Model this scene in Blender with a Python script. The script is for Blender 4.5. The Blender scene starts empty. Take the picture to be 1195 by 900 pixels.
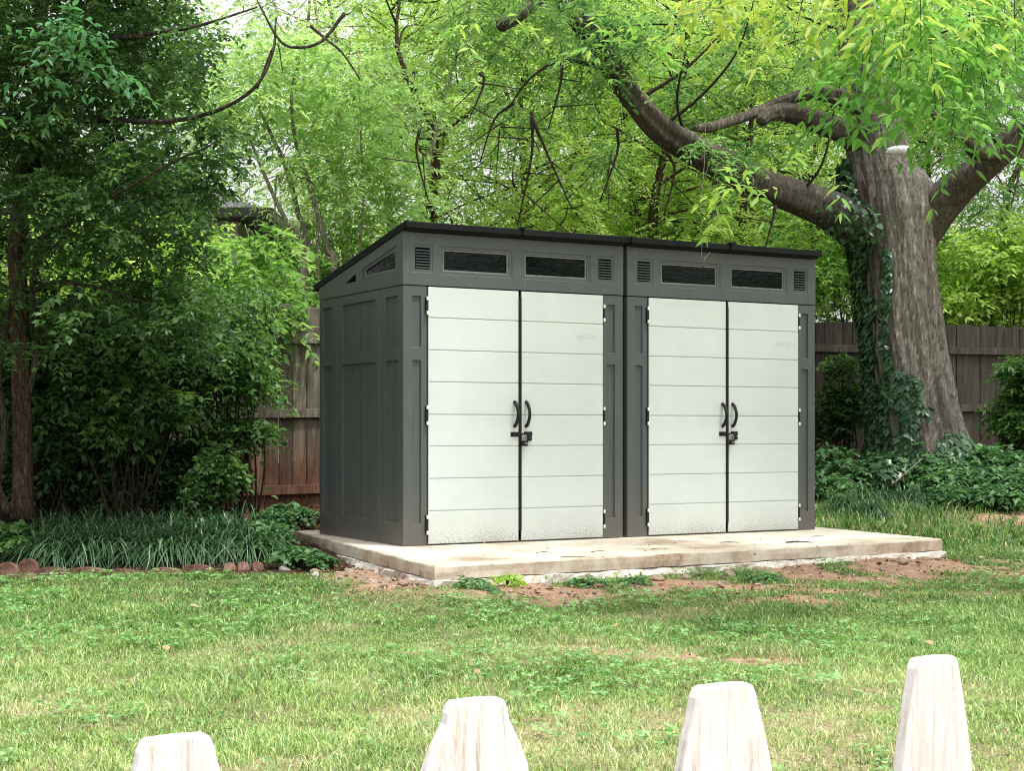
import bpy, bmesh, math, random
import numpy as np
from mathutils import Vector, Matrix, noise as mnoise
from mathutils.geometry import tessellate_polygon

rs = np.random.RandomState(7)
random.seed(7)
sc = bpy.context.scene
COL = sc.collection

# ------------------------------------------------------------------ helpers
def lin(r, g, b):
    f = lambda c: c / 12.92 if c <= .04045 else ((c + .055) / 1.055) ** 2.4
    return (f(r / 255), f(g / 255), f(b / 255), 1)

CAMZ, FPX, CX, HY = 1.0, 1800.0, 597.5, 500.0
def at(u, v, Y):
    """a point of the place at depth Y that the photograph shows at u, v"""
    return Vector(((u - CX) / FPX * Y, Y, CAMZ - (v - HY) / FPX * Y))

def link(o, parent=None):
    COL.objects.link(o)
    if parent is not None:
        o.parent = parent
    return o

def tag(o, label=None, cat=None, group=None, kind=None):
    if label: o['label'] = label
    if cat: o['category'] = cat
    if group: o['group'] = group
    if kind: o['kind'] = kind
    return o

def empty(name, loc, rz=0):
    o = bpy.data.objects.new(name, None)
    o.empty_display_size = .2
    o.location = loc
    o.rotation_euler = (0, 0, rz)
    return link(o)

def kids(o):
    return [c for c in COL.objects if c.parent == o]

def copy_tree(o, parent=None):
    c = o.copy()
    COL.objects.link(c)
    c.parent = parent
    for ch in kids(o):
        copy_tree(ch, c)
    return c

class MB:
    """collects shapes for ONE mesh object"""
    def __init__(s):
        s.v, s.f = [], []
    def add(s, vs, fs):
        n = len(s.v)
        s.v += [tuple(p) for p in vs]
        s.f += [tuple(i + n for i in f) for f in fs]
    def box(s, x0, x1, y0, y1, z0, z1, sh=0.0):
        # sh shears z with y (for sloping roofs)
        P = [(x, y, z + sh * y) for z in (z0, z1) for y in (y0, y1) for x in (x0, x1)]
        s.add(P, [(0, 2, 3, 1), (4, 5, 7, 6), (0, 1, 5, 4), (2, 6, 7, 3), (0, 4, 6, 2), (1, 3, 7, 5)])
    def tube(s, pts, rad, n=8, smooth=3, jit=0.0, seed=0, caps=True):
        vs, fs = tube_arrays(pts, rad, n, smooth, jit, seed, caps)
        s.add(vs, fs)
    def cyl(s, a, b, r, n=12):
        s.tube([a, b], [r, r], n, 1)
    def build(s, name, m, parent=None, bevel=0, smooth=False, weld=True, seg=2):
        me = bpy.data.meshes.new(name)
        me.from_pydata(s.v, [], s.f)
        if weld:
            bm = bmesh.new(); bm.from_mesh(me)
            bmesh.ops.remove_doubles(bm, verts=bm.verts, dist=1e-5)
            bm.to_mesh(me); bm.free()
        me.materials.append(m)
        if smooth:
            me.polygons.foreach_set('use_smooth', [True] * len(me.polygons))
        o = bpy.data.objects.new(name, me)
        if bevel:
            b = o.modifiers.new('bevel', 'BEVEL')
            b.width = bevel; b.segments = seg; b.limit_method = 'ANGLE'; b.angle_limit = math.radians(35)
            b.harden_normals = False
        return link(o, parent)

def catmull(P, R, k):
    if k <= 1 or len(P) < 2:
        return [Vector(p) for p in P], list(R)
    P = [Vector(p) for p in P]
    E = [P[0] * 2 - P[1]] + P + [P[-1] * 2 - P[-2]]
    out, rr = [], []
    for i in range(len(P) - 1):
        a, b, c, d = E[i], E[i + 1], E[i + 2], E[i + 3]
        for j in range(k):
            t = j / k
            out.append(.5 * ((2 * b) + (c - a) * t + (2 * a - 5 * b + 4 * c - d) * t * t + (3 * b - 3 * c + d - a) * t ** 3))
            rr.append(R[i] * (1 - t) + R[i + 1] * t)
    out.append(P[-1]); rr.append(R[-1])
    return out, rr

def tube_arrays(pts, rad, n=8, smooth=3, jit=0.0, seed=0, caps=True):
    P, R = catmull(pts, rad, smooth)
    vs, fs = [], []
    up = Vector((.3, -1, .1)).normalized()
    prev = None
    for i, p in enumerate(P):
        d = (P[min(i + 1, len(P) - 1)] - P[max(i - 1, 0)])
        if d.length < 1e-9: d = Vector((0, 0, 1))
        d.normalize()
        x = (prev if prev is not None else up)
        x = (x - d * x.dot(d))
        if x.length < 1e-4: x = d.orthogonal()
        x.normalize(); prev = x
        y = d.cross(x)
        for k in range(n):
            a = 2 * math.pi * k / n
            r = R[i]
            if jit:
                r *= 1 + jit * mnoise.noise(Vector((math.cos(a) * 2 + seed, math.sin(a) * 2, p.z * .9 + p.x))) \
                     + jit * .5 * mnoise.noise(Vector((math.cos(a) * 5 + seed, math.sin(a) * 5, p.z * 1.6 + 9 + p.x)))
            vs.append(p + (x * math.cos(a) + y * math.sin(a)) * r)
    for i in range(len(P) - 1):
        for k in range(n):
            a = i * n + k; b = i * n + (k + 1) % n
            fs.append((a, b, b + n, a + n))
    if caps:
        fs.append(tuple(range(n))[::-1])
        fs.append(tuple((len(P) - 1) * n + k for k in range(n)))
    return vs, fs

def raw_mesh(name, V, F, m, attr=None, smooth=False, parent=None):
    """numpy verts (N,3), tris (M,3) -> object; attr: dict name -> (N,) floats"""
    me = bpy.data.meshes.new(name)
    V = np.ascontiguousarray(V, dtype=np.float32); F = np.ascontiguousarray(F, dtype=np.int32)
    nv, nf, k = len(V), len(F), F.shape[1]
    me.vertices.add(nv); me.vertices.foreach_set('co', V.ravel())
    me.loops.add(nf * k); me.loops.foreach_set('vertex_index', F.ravel())
    me.polygons.add(nf)
    me.polygons.foreach_set('loop_start', np.arange(0, nf * k, k, dtype=np.int32))
    me.update(calc_edges=True)
    if smooth:
        me.polygons.foreach_set('use_smooth', np.ones(nf, dtype=bool))
    if attr:
        for an, av in attr.items():
            a = me.attributes.new(an, 'FLOAT', 'POINT')
            a.data.foreach_set('value', np.ascontiguousarray(av, dtype=np.float32))
    me.materials.append(m)
    o = bpy.data.objects.new(name, me)
    return link(o, parent)

def unit(a):
    return a / (np.linalg.norm(a, axis=-1, keepdims=True) + 1e-9)

# smooth value noise, numpy
_perm = np.random.RandomState(3).rand(256, 256)
def vn(x, y, s=1.0, o=0):
    x = np.asarray(x, float) / s + 37.3 + o * 11.7; y = np.asarray(y, float) / s + 91.1 + o * 5.3
    xi = np.floor(x).astype(int); yi = np.floor(y).astype(int)
    fx = x - xi; fy = y - yi
    fx = fx * fx * (3 - 2 * fx); fy = fy * fy * (3 - 2 * fy)
    g = lambda a, b: _perm[a % 256, b % 256]
    return (g(xi, yi) * (1 - fx) + g(xi + 1, yi) * fx) * (1 - fy) + (g(xi, yi + 1) * (1 - fx) + g(xi + 1, yi + 1) * fx) * fy
def fbm(x, y, s=1.0, o=0):
    return (vn(x, y, s, o) + .5 * vn(x, y, s / 2.1, o + 1) + .25 * vn(x, y, s / 4.3, o + 2)) / 1.75
def sst(a, b, x):
    t = np.clip((np.asarray(x, float) - a) / (b - a), 0, 1)
    return t * t * (3 - 2 * t)

# ------------------------------------------------------------------ materials
class N:
    def __init__(s, name):
        s.m = bpy.data.materials.new(name); s.m.use_nodes = True
        s.t = s.m.node_tree; s.t.nodes.clear()
        s.out = s.n('ShaderNodeOutputMaterial')
    def n(s, typ, **kw):
        nd = s.t.nodes.new(typ)
        for k, v in kw.items():
            if k == 'inp':
                for a, b in v.items():
                    if hasattr(b, 'is_output') or isinstance(b, bpy.types.NodeSocket): s.t.links.new(b, nd.inputs[a])
                    else: nd.inputs[a].default_value = b
            else: setattr(nd, k, v)
        return nd
    def noise(s, scale, detail=4, rough=.55, vec=None, dist=0):
        i = {'Scale': scale, 'Detail': detail, 'Roughness': rough, 'Distortion': dist}
        if vec is not None: i['Vector'] = vec
        return s.n('ShaderNodeTexNoise', inp=i).outputs['Fac']
    def obj(s, scale=(1, 1, 1)):
        tc = s.n('ShaderNodeTexCoord')
        mp = s.n('ShaderNodeMapping', inp={'Vector': tc.outputs['Object'], 'Scale': scale})
        return mp.outputs[0]
    def ramp(s, fac, stops):
        r = s.n('ShaderNodeValToRGB', inp={'Fac': fac})
        e = r.color_ramp.elements
        while len(e) < len(stops): e.new(.5)
        for i, (p, c) in enumerate(stops):
            e[i].position = p; e[i].color = c if len(c) == 4 else (*c, 1)
        return r.outputs[0]
    def mix(s, f, a, b, bt='MIX'):
        nd = s.n('ShaderNodeMix', data_type='RGBA', blend_type=bt)
        for idx, v in ((0, f), (6, a), (7, b)):
            if isinstance(v, bpy.types.NodeSocket): s.t.links.new(v, nd.inputs[idx])
            else: nd.inputs[idx].default_value = v
        return nd.outputs[2]
    def math(s, op, a, b=0.0, clamp=False):
        nd = s.n('ShaderNodeMath', operation=op, use_clamp=clamp)
        for idx, v in ((0, a), (1, b)):
            if isinstance(v, bpy.types.NodeSocket): s.t.links.new(v, nd.inputs[idx])
            else: nd.inputs[idx].default_value = v
        return nd.outputs[0]
    def attr(s, name):
        return s.n('ShaderNodeAttribute', attribute_name=name).outputs['Fac']
    def bump(s, h, strength=.3, dist=.01):
        return s.n('ShaderNodeBump', inp={'Height': h, 'Strength': strength, 'Distance': dist}).outputs[0]
    def pbr(s, col, rough=.6, spec=.4, bump=None, metal=0.0):
        i = {'Base Color': col, 'Roughness': rough, 'Specular IOR Level': spec, 'Metallic': metal}
        if bump is not None: i['Normal'] = bump
        p = s.n('ShaderNodeBsdfPrincipled', inp=i)
        s.t.links.new(p.outputs[0], s.out.inputs[0])
        return s.m

G = lambda v: (v, v, v, 1)

def leaf_mat(name, c0, c1, c2, trans=.45, tint=(1.12, 1.2, .75), spec=.3, rough=.45, tmul=1.0):
    q = N(name)
    v = q.attr('v')
    oi = q.n('ShaderNodeObjectInfo').outputs['Random']
    cl = q.noise(.9, 2, .5, q.obj())
    w = q.math('ADD', q.math('MULTIPLY', v, .62), q.math('MULTIPLY', cl, .38))
    col = q.ramp(w, [(.15, c0), (.5, c1), (.85, c2)])
    p = q.n('ShaderNodeBsdfPrincipled', inp={'Base Color': col, 'Roughness': rough, 'Specular IOR Level': spec})
    tc = q.mix(1.0, col, (tint[0] * tmul, tint[1] * tmul, tint[2] * tmul, 1), 'MULTIPLY')
    tr = q.n('ShaderNodeBsdfTranslucent', inp={'Color': tc})
    mx = q.n('ShaderNodeMixShader', inp={0: trans, 1: p.outputs[0], 2: tr.outputs[0]})
    q.t.links.new(mx.outputs[0], q.out.inputs[0])
    return q.m

M = {}
# background foliage
M['leaf_lime'] = leaf_mat('lime_leaves', (.14, .27, .05), (.44, .62, .17), (.78, .86, .40), .62)
M['leaf_mid'] = leaf_mat('green_leaves', (.06, .15, .04), (.23, .41, .11), (.50, .66, .25), .55)
M['leaf_pale'] = leaf_mat('pale_leaves', (.16, .30, .11), (.42, .60, .27), (.68, .80, .44), .58)
M['leaf_far'] = leaf_mat('far_leaves', (.14, .24, .06), (.36, .50, .14), (.62, .74, .30), .55)
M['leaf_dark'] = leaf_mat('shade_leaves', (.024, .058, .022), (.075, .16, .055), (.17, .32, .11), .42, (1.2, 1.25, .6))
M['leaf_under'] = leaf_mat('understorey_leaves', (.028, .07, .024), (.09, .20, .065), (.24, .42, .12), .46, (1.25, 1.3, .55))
M['leaf_near'] = leaf_mat('hanging_leaves', (.08, .22, .045), (.22, .46, .12), (.66, .72, .18), .5)
M['leaf_oak'] = leaf_mat('canopy_leaves', (.045, .12, .04), (.17, .34, .11), (.42, .58, .25), .5)
M['ground_plant'] = leaf_mat('ground_plant_leaves', (.03, .085, .03), (.085, .20, .075), (.20, .36, .14), .35)
M['leaf_spray'] = leaf_mat('blue_green_leaves', (.04, .12, .05), (.09, .24, .11), (.18, .40, .18), .4)
M['ivy'] = leaf_mat('ivy_leaves', (.015, .045, .018), (.045, .115, .045), (.13, .26, .10), .15, (1, 1.2, .5), .5, .35)
M['weed'] = leaf_mat('weed_leaves', (.05, .13, .045), (.13, .29, .11), (.28, .48, .20), .38)
M['liriope'] = leaf_mat('liriope_blades', (.022, .06, .028), (.08, .18, .07), (.42, .54, .36), .25, (1, 1.2, .6), .5, .35)
M['clover'] = leaf_mat('clover_leaves', (.08, .20, .05), (.18, .38, .11), (.36, .55, .24), .3, (1, 1.2, .6))
M['young'] = leaf_mat('young_weed_leaves', (.14, .30, .03), (.28, .48, .05), (.42, .62, .10), .4)

def grass_mat():
    q = N('grass_blades')
    v = q.attr('v'); d = q.attr('dry')
    g = q.ramp(v, [(.0, (.045, .13, .03)), (.5, (.19, .37, .09)), (1., (.60, .72, .30))])
    s = q.ramp(v, [(.0, (.30, .24, .13)), (.5, (.58, .52, .32)), (1., (.80, .77, .58))])
    col = q.mix(d, g, s)
    p = q.n('ShaderNodeBsdfPrincipled', inp={'Base Color': col, 'Roughness': .5, 'Specular IOR Level': .3})
    tr = q.n('ShaderNodeBsdfTranslucent', inp={'Color': q.mix(1.0, col, (1.2, 1.25, .8, 1), 'MULTIPLY')})
    mx = q.n('ShaderNodeMixShader', inp={0: .3, 1: p.outputs[0], 2: tr.outputs[0]})
    q.t.links.new(mx.outputs[0], q.out.inputs[0])
    return q.m
M['grass'] = grass_mat()

def ground_mat():
    q = N('ground_soil')
    oc = q.obj()
    so, dr, mu = q.attr('soil'), q.attr('dry'), q.attr('mulch')
    n1 = q.noise(9, 6, .65, oc); n2 = q.noise(60, 5, .7, oc); n3 = q.noise(2.2, 3, .5, oc)
    soil = q.ramp(n1, [(.3, (.16, .075, .045)), (.5, (.30, .165, .105)), (.72, (.46, .31, .21))])
    soil = q.mix(q.math('MULTIPLY', n2, .5), soil, (.5, .38, .27, 1))
    thatch = q.ramp(n2, [(.3, (.04, .05, .02)), (.5, (.14, .15, .06)), (.7, (.36, .32, .18))])
    straw = q.ramp(n2, [(.3, (.20, .14, .08)), (.5, (.40, .32, .19)), (.7, (.60, .52, .34))])
    base = q.mix(dr, thatch, straw)
    mulch = q.ramp(n2, [(.3, (.018, .011, .008)), (.5, (.06, .034, .022)), (.72, (.16, .09, .055))])
    col = q.mix(so, base, soil)
    col = q.mix(mu, col, mulch)
    h = q.math('ADD', q.math('MULTIPLY', n1, .6), q.math('MULTIPLY', n2, .4))
    return q.pbr(col, .95, .1, q.bump(h, .9, .03))
M['ground'] = ground_mat()

def bark_mat(name, c0, c1, c2, sc_=1.0, moss=0.0):
    q = N(name)
    oc = q.obj((7 * sc_, 7 * sc_, 1.5 * sc_))
    n1 = q.noise(1.6, 8, .68, oc, .6)
    n2 = q.noise(5, 5, .6, oc)
    n3 = q.noise(.55, 3, .5, q.obj((1, 1, .5)))
    w = q.n('ShaderNodeTexVoronoi', feature='DISTANCE_TO_EDGE', inp={'Vector': q.obj((11 * sc_, 11 * sc_, 2.6 * sc_)), 'Scale': 1.3}).outputs['Distance']
    col = q.ramp(n1, [(.3, c0), (.5, c1), (.68, c2)])
    col = q.mix(q.ramp(n3, [(.40, G(0)), (.65, G(.6))]), col, tuple(c * .5 for c in c1) + (1,))
    cr = q.ramp(w, [(0, G(.25)), (.16, G(1))])
    col = q.mix(.75, col, q.mix(1.0, col, cr, 'MULTIPLY'))
    h = q.math('ADD', q.math('MULTIPLY', n1, .7), q.math('ADD', q.math('MULTIPLY', w, 1.2), q.math('MULTIPLY', n2, .2)))
    return q.pbr(col, .9, .15, q.bump(h, 1.0, .05 / sc_))
M['bark_big'] = bark_mat('grey_brown_bark', (.10, .083, .066), (.29, .245, .20), (.52, .47, .40))
M['bark_dark'] = bark_mat('dark_bark', (.03, .024, .02), (.085, .068, .056), (.20, .17, .14), 2)
M['bark_red'] = bark_mat('reddish_bark', (.035, .022, .015), (.10, .065, .045), (.20, .14, .10), 3)
M['bark_pale'] = bark_mat('pale_sapling_bark', (.16, .14, .10), (.34, .30, .23), (.52, .48, .39), 3)
M['twig'] = bark_mat('twig_bark', (.02, .015, .012), (.06, .045, .035), (.13, .10, .08), 6)

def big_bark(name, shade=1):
    q = N(name)
    n1 = q.noise(1.5, 9, .75, q.obj((14, 14, 4.5)), 1.2)
    n2 = q.noise(14, 7, .75, q.obj((3, 3, 1.3)), .6)
    n3 = q.noise(.9, 3, .5, q.obj((1.3, 1.3, .55)))
    rid = q.n('ShaderNodeTexNoise', noise_type='RIDGED_MULTIFRACTAL', inp={'Vector': q.obj((15, 15, 4.2)), 'Scale': 1.3, 'Detail': 6, 'Roughness': .6, 'Distortion': .5}).outputs['Fac']
    w = q.math('ADD', q.math('MULTIPLY', n1, .65), q.math('MULTIPLY', n2, .35))
    col = q.ramp(w, [(.37, (.13, .115, .095)), (.45, (.40, .355, .295)), (.52, (.62, .57, .485)), (.60, (.84, .79, .70))])
    col = q.mix(q.ramp(n3, [(.42, G(0)), (.62, G(.6))]), col, (.17, .14, .115, 1))
    z = q.n('ShaderNodeSeparateXYZ', inp={0: q.n('ShaderNodeTexCoord').outputs['Object']}).outputs['Z']
    col = q.mix(q.ramp(z, [(.0, G(.35)), (1.0, G(0))]), col, (.36, .25, .19, 1))
    fis = q.ramp(rid, [(.12, G(.30)), (.42, G(1))])
    col = q.mix(.7, col, q.mix(1.0, col, fis, 'MULTIPLY'))
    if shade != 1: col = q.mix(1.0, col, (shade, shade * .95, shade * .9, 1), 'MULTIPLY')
    h = q.math('ADD', q.math('MULTIPLY', w, 1.0), q.math('MULTIPLY', rid, .35))
    return q.pbr(col, .92, .12, q.bump(h, 1.0, .07))
M['bark_big'] = big_bark('old_grey_bark')
M['bark_limb'] = big_bark('limb_bark', .5)  # trunk bark darkened, canopy shade put into the limb colour

def plastic(name, c, rough=.5, grain=True, streak=.15, vertical=True):
    q = N(name)
    sv = (34, 34, 1.2) if vertical else (1.2, 34, 34)
    n1 = q.noise(3, 5, .6, q.obj(sv)); n2 = q.noise(1.7, 4, .6, q.obj())
    c2 = tuple(x * (1 + streak) for x in c[:3]) + (1,); c1 = tuple(x * (1 - streak) for x in c[:3]) + (1,)
    col = q.ramp(n1, [(.3, c1), (.7, c2)])
    col = q.mix(q.ramp(n2, [(.4, G(0)), (.7, G(.35))]), col, tuple(x * 1.25 for x in c[:3]) + (1,))
    return q, col, n1, n2
def wall_mat():
    q, col, n1, n2 = plastic('charcoal_resin', (.080, .091, .090, 1))
    z = q.n('ShaderNodeSeparateXYZ', inp={0: q.n('ShaderNodeTexCoord').outputs['Object']}).outputs['Z']
    low = q.math('MULTIPLY', q.ramp(z, [(0, G(1)), (.45, G(0))]), .6)
    refl_patch = q.ramp(q.noise(5, 5, .6, q.obj()), [(.3, G(.4)), (.7, G(1))])
    col = q.mix(q.math('MULTIPLY', low, refl_patch), col, (.16, .125, .10, 1))  # brownish ground reflection painted in patches on the wall foot
    return q.pbr(col, .42, .45, q.bump(n1, .25, .004))
M['wall'] = wall_mat()
def door_mat():
    q, col, n1, n2 = plastic('white_resin_planks', (.575, .622, .60, 1), streak=.025, vertical=False)
    oc = q.obj()
    z = q.n('ShaderNodeSeparateXYZ', inp={0: q.n('ShaderNodeTexCoord').outputs['Object']}).outputs['Z']
    sp = q.noise(75, 3, .7, oc); big = q.noise(2.4, 3, .5, q.obj((1, 1, .2)))
    # splash dirt near the foot of the door, thinning upward
    lvl = q.math('ADD', q.math('MULTIPLY', z, -1.25), q.math('MULTIPLY', big, .22))
    amt = q.math('ADD', q.math('ADD', lvl, q.math('MULTIPLY', sp, 1.0)), -.535)
    m_ = q.math('MULTIPLY', amt, 9, True)
    m_ = q.math('MULTIPLY', m_, .5)
    col = q.mix(m_, col, (.17, .155, .12, 1))
    haze = q.math('MULTIPLY', q.ramp(z, [(0, G(1)), (.3, G(0))]), .22)
    col = q.mix(haze, col, (.42, .40, .34, 1))
    return q.pbr(col, .45, .4, q.bump(n1, .18, .003))
M['door'] = door_mat()
def simple(name, c, rough=.5, spec=.4, metal=0, nb=.2, ns=20):
    q = N(name)
    n1 = q.noise(ns, 4, .6, q.obj())
    col = q.ramp(n1, [(.3, tuple(x * .75 for x in c)), (.7, tuple(min(1, x * 1.25) for x in c))])
    return q.pbr(col, rough, spec, q.bump(n1, nb, .003), metal)
M['roof'] = simple('black_brown_roof_resin', (.010, .0105, .012), .5, .15)
M['black'] = simple('black_hardware', (.010, .010, .011), .5, .3)
M['dark'] = simple('dark_inside', (.008, .008, .008), .9, .1)
M['white_plastic'] = simple('white_caps', (.78, .8, .78), .45)
M['steel'] = simple('brushed_steel', (.45, .45, .46), .35, .5, 1.0)
M['strip'] = simple('grey_edge', (.20, .21, .205), .5)
def pane_mat():
    q = N('dark_window_pane')
    n1 = q.noise(5, 3, .5, q.obj((1, 1, 3)), 1.5)
    return q.pbr((.002, .004, .004, 1), .03, .26, q.bump(n1, .3, .01))
M['pane'] = pane_mat()

def slab_mat():
    q = N('stained_concrete')
    oc = q.obj()
    n1 = q.noise(2.0, 6, .65, oc); n2 = q.noise(40, 4, .6, oc); n3 = q.noise(5, 5, .7, q.obj((1, 1, .6)), .5)
    top = q.ramp(n1, [(.34, (.36, .28, .20)), (.45, (.56, .49, .38)), (.60, (.74, .69, .60))])
    top = q.mix(q.ramp(n2, [(.35, G(.3)), (.6, G(0))]), top, (.38, .29, .20, 1))
    n4 = q.noise(2.2, 6, .7, oc, .4)
    side = q.ramp(q.math('ADD', q.math('MULTIPLY', n3, .35), q.math('MULTIPLY', n4, .65)), [(.36, (.17, .125, .09)), (.44, (.40, .30, .22)), (.53, (.56, .48, .39)), (.64, (.66, .61, .53))])
    nz = q.n('ShaderNodeSeparateXYZ', inp={0: q.n('ShaderNodeNewGeometry').outputs['Normal']}).outputs['Z']
    col = q.mix(q.ramp(nz, [(.4, G(0)), (.8, G(1))]), side, top)
    return q.pbr(col, .9, .2, q.bump(q.math('ADD', n2, n1), .35, .01))
M['slab'] = slab_mat()
def footing_mat():
    q = N('pale_concrete_footing')
    n1 = q.noise(9, 6, .7, q.obj())
    return q.pbr(q.ramp(n1, [(.32, (.26, .18, .13)), (.5, (.62, .56, .49)), (.7, (.82, .79, .74))]), .95, .1, q.bump(n1, .9, .03))
M['footing'] = footing_mat()
def stone_mat(name, a, b, c):
    q = N(name)
    n1 = q.noise(14, 6, .7, q.obj()); r = q.n('ShaderNodeObjectInfo').outputs['Random']
    col = q.ramp(n1, [(.3, a), (.5, b), (.7, c)])
    col = q.mix(q.math('MULTIPLY', r, .4), col, a + (1,))
    return q.pbr(col, .9, .15, q.bump(n1, .8, .02))
M['rubble'] = stone_mat('rubble_stone', (.26, .18, .13), (.48, .36, .26), (.70, .62, .50))
M['whitestone'] = stone_mat('white_rubble', (.40, .35, .30), (.62, .58, .54), (.80, .78, .75))
M['brick'] = stone_mat('red_edging_brick', (.06, .03, .022), (.15, .08, .06), (.28, .18, .14))
M['deadleaf'] = stone_mat('dry_leaf', (.28, .18, .10), (.48, .34, .2), (.66, .56, .4))

def fence_mat(name, shade=1.0):
    q = N(name)
    v = q.attr('v')
    oc = q.obj((6, 6, .7))
    n1 = q.noise(2.5, 7, .7, oc, .8); n2 = q.noise(1.2, 4, .6, q.obj((1.5, 1.5, .6)))
    fz = q.n('ShaderNodeSeparateXYZ', inp={0: q.n('ShaderNodeTexCoord').outputs['Object']}).outputs['Z']
    up = q.ramp(n1, [(.28, (.04 * shade, .035 * shade, .026 * shade)), (.5, (.18 * shade, .162 * shade, .122 * shade)), (.72, (.38 * shade, .345 * shade, .26 * shade))])
    lo = q.ramp(n1, [(.28, (.07 * shade, .032 * shade, .02 * shade)), (.5, (.17 * shade, .085 * shade, .055 * shade)), (.72, (.30 * shade, .175 * shade, .12 * shade))])
    f = q.math('ADD', fz, q.math('MULTIPLY', n2, .6))
    col = q.mix(q.ramp(q.math('MULTIPLY', f, .5), [(.42, G(1)), (.72, G(0))]), up, lo)
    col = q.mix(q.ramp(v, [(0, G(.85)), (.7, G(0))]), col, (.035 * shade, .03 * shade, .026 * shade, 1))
    return q.pbr(col, .9, .15, q.bump(n1, .6, .01))
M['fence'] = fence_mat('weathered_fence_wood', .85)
def picket_mat():
    q = N('weathered_white_paint')
    n1 = q.noise(3, 7, .7, q.obj((30, 30, 2.5)), .5); n2 = q.noise(9, 4, .6, q.obj())
    col = q.ramp(n1, [(.30, (.52, .42, .38)), (.40, (.76, .69, .66)), (.50, (.88, .85, .84)), (.66, (.91, .90, .90))])
    col = q.mix(q.ramp(n2, [(.5, G(0)), (.75, G(.5))]), col, (.70, .58, .53, 1))
    return q.pbr(col, .75, .15, q.bump(n1, .9, .006))
M['picket'] = picket_mat()
def shingle_mat():
    q = N('asphalt_shingles')
    b = q.n('ShaderNodeTexBrick', inp={'Vector': q.obj(), 'Color1': (.10, .10, .105, 1), 'Color2': (.16, .16, .165, 1), 'Mortar': (.04, .04, .04, 1), 'Scale': 2.2, 'Mortar Size': .012})
    return q.pbr(b.outputs[0], .9, .2)
M['shingle'] = shingle_mat()
M['gutter'] = simple('dark_brown_gutter', (.035, .028, .026), .5)
def siding_mat():
    q = N('pale_siding')
    z = q.n('ShaderNodeSeparateXYZ', inp={0: q.n('ShaderNodeTexCoord').outputs['Object']}).outputs['Z']
    fr = q.math('FRACT', q.math('MULTIPLY', z, 6))
    col = q.ramp(fr, [(0, (.16, .17, .18)), (.14, (.50, .53, .56)), (1, (.60, .62, .65))])
    return q.pbr(col, .7, .2)
M['siding'] = siding_mat()

# ------------------------------------------------------------------ slab corners & ground
FL, FR = Vector((-.468, 9.35)), Vector((3.25, 11.65))
BL, BR = Vector((-1.76, 12.55)), Vector((1.78, 14.75))
SLABZ = .165
def edge_d(A, B, x, y):
    """signed distance outside the line A->B (positive on its right-hand side)"""
    d = (B - A).normalized()
    return (x - A.x) * d.y - (y - A.y) * d.x
def along(A, B, x, y):
    d = (B - A).normalized()
    return (x - A.x) * d.x + (y - A.y) * d.y
def in_slab(x, y, m=0.0):
    return (edge_d(FL, FR, x, y) < m) & (edge_d(FR, BR, x, y) < m) & (edge_d(BR, BL, x, y) < m) & (edge_d(BL, FL, x, y) < m)

def gz(x, y):
    x = np.asarray(x, float); y = np.asarray(y, float)
    z = .30 * sst(11.4, 16.8, y) + .004 * np.clip(x, -4, 6) * sst(12, 17, y) - .10 * sst(4.5, 1.0, y)
    z = z + (fbm(x, y, 1.6, 3) - .5) * .06 + (fbm(x, y, .45, 5) - .5) * .02
    z = z + .06 * sst(11.0, 11.5, y) * sst(.2, -1.2, x) * (1 - sst(12.5, 14, y))
    # worn hollow under the front edge of the slab
    f = edge_d(FL, FR, x, y); a = along(FL, FR, x, y)
    z = z + .018 * sst(.55, .05, np.abs(f - .1)) * sst(.3, 1, a) * sst(4.7, 3.8, a)
    g = edge_d(BL, FL, x, y)
    z = z + .025 * sst(.6, .05, g) * (g > -.2) * sst(13, 12, y) + .03 * sst(.9, .2, np.hypot(x - FL.x, y - FL.y))
    return z
def gzf(x, y):
    return float(gz(np.array([x]), np.array([y]))[0])

def masks(x, y):
    f = edge_d(FL, FR, x, y); a = along(FL, FR, x, y)
    g = edge_d(BL, FL, x, y); b = along(FL, BL, x, y)
    nn = fbm(x, y, .55, 9); n2 = fbm(x, y, .22, 12)
    ni = fbm(x, y, .38, 61)
    soil = sst(1.35, .75, f + (nn - .5) * 1.6) * sst(.66, .50, ni) * sst(-.6, .2, a) * sst(5.6, 4.4, a) * (f > -.1)
    soil = np.maximum(soil, sst(.62, .1, g + (nn - .5) * .7) * sst(-.3, .2, b) * sst(2.2, 1.2, b) * (g > -.1))
    def patch(cx, cy, rx, ry):
        r = np.hypot((x - cx) / rx, (y - cy) / ry) + (nn - .5) * 1.3
        return sst(1.15, .55, r)
    soil = np.maximum(soil, patch(.82, 6.6, .42, .2))
    soil = np.maximum(soil, patch(4.75, 14.2, .8, .6) * .9)
    soil = np.maximum(soil, patch(4.0, 15.5, .5, .3) * .6)
    soil = np.maximum(soil, patch(2.1, 9.4, 1.6, .25) * .45)
    dry = sst(.50, .85, fbm(x, y, .9, 21) + .20 * sst(8, 4.8, y) - .20 * sst(8, 10.5, y) + (n2 - .5) * .55)
    dry = np.maximum(dry, patch(1.45, 6.0, .6, .45) * .9)
    dry = np.maximum(dry, patch(-1.1, 6.6, .6, .25) * .6)
    dry = dry * .55
    mulch = sst(10.50, 10.62, y + (n2 - .5) * .2) * sst(-.55, -1.15, x + .35 * (y - 11.3)) 
    mulch = np.maximum(mulch, sst(14.6, 15.4, y - .25 * np.clip(x, -5, 6) + (nn - .5)) * .85)
    mulch = np.maximum(mulch, sst(12.4, 13.2, y) * (x < 2.0))
    mulch = np.maximum(mulch, sst(17.2, 18.2, y))
    return np.clip(soil, 0, 1), np.clip(dry, 0, 1), np.clip(mulch, 0, 1)

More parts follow.
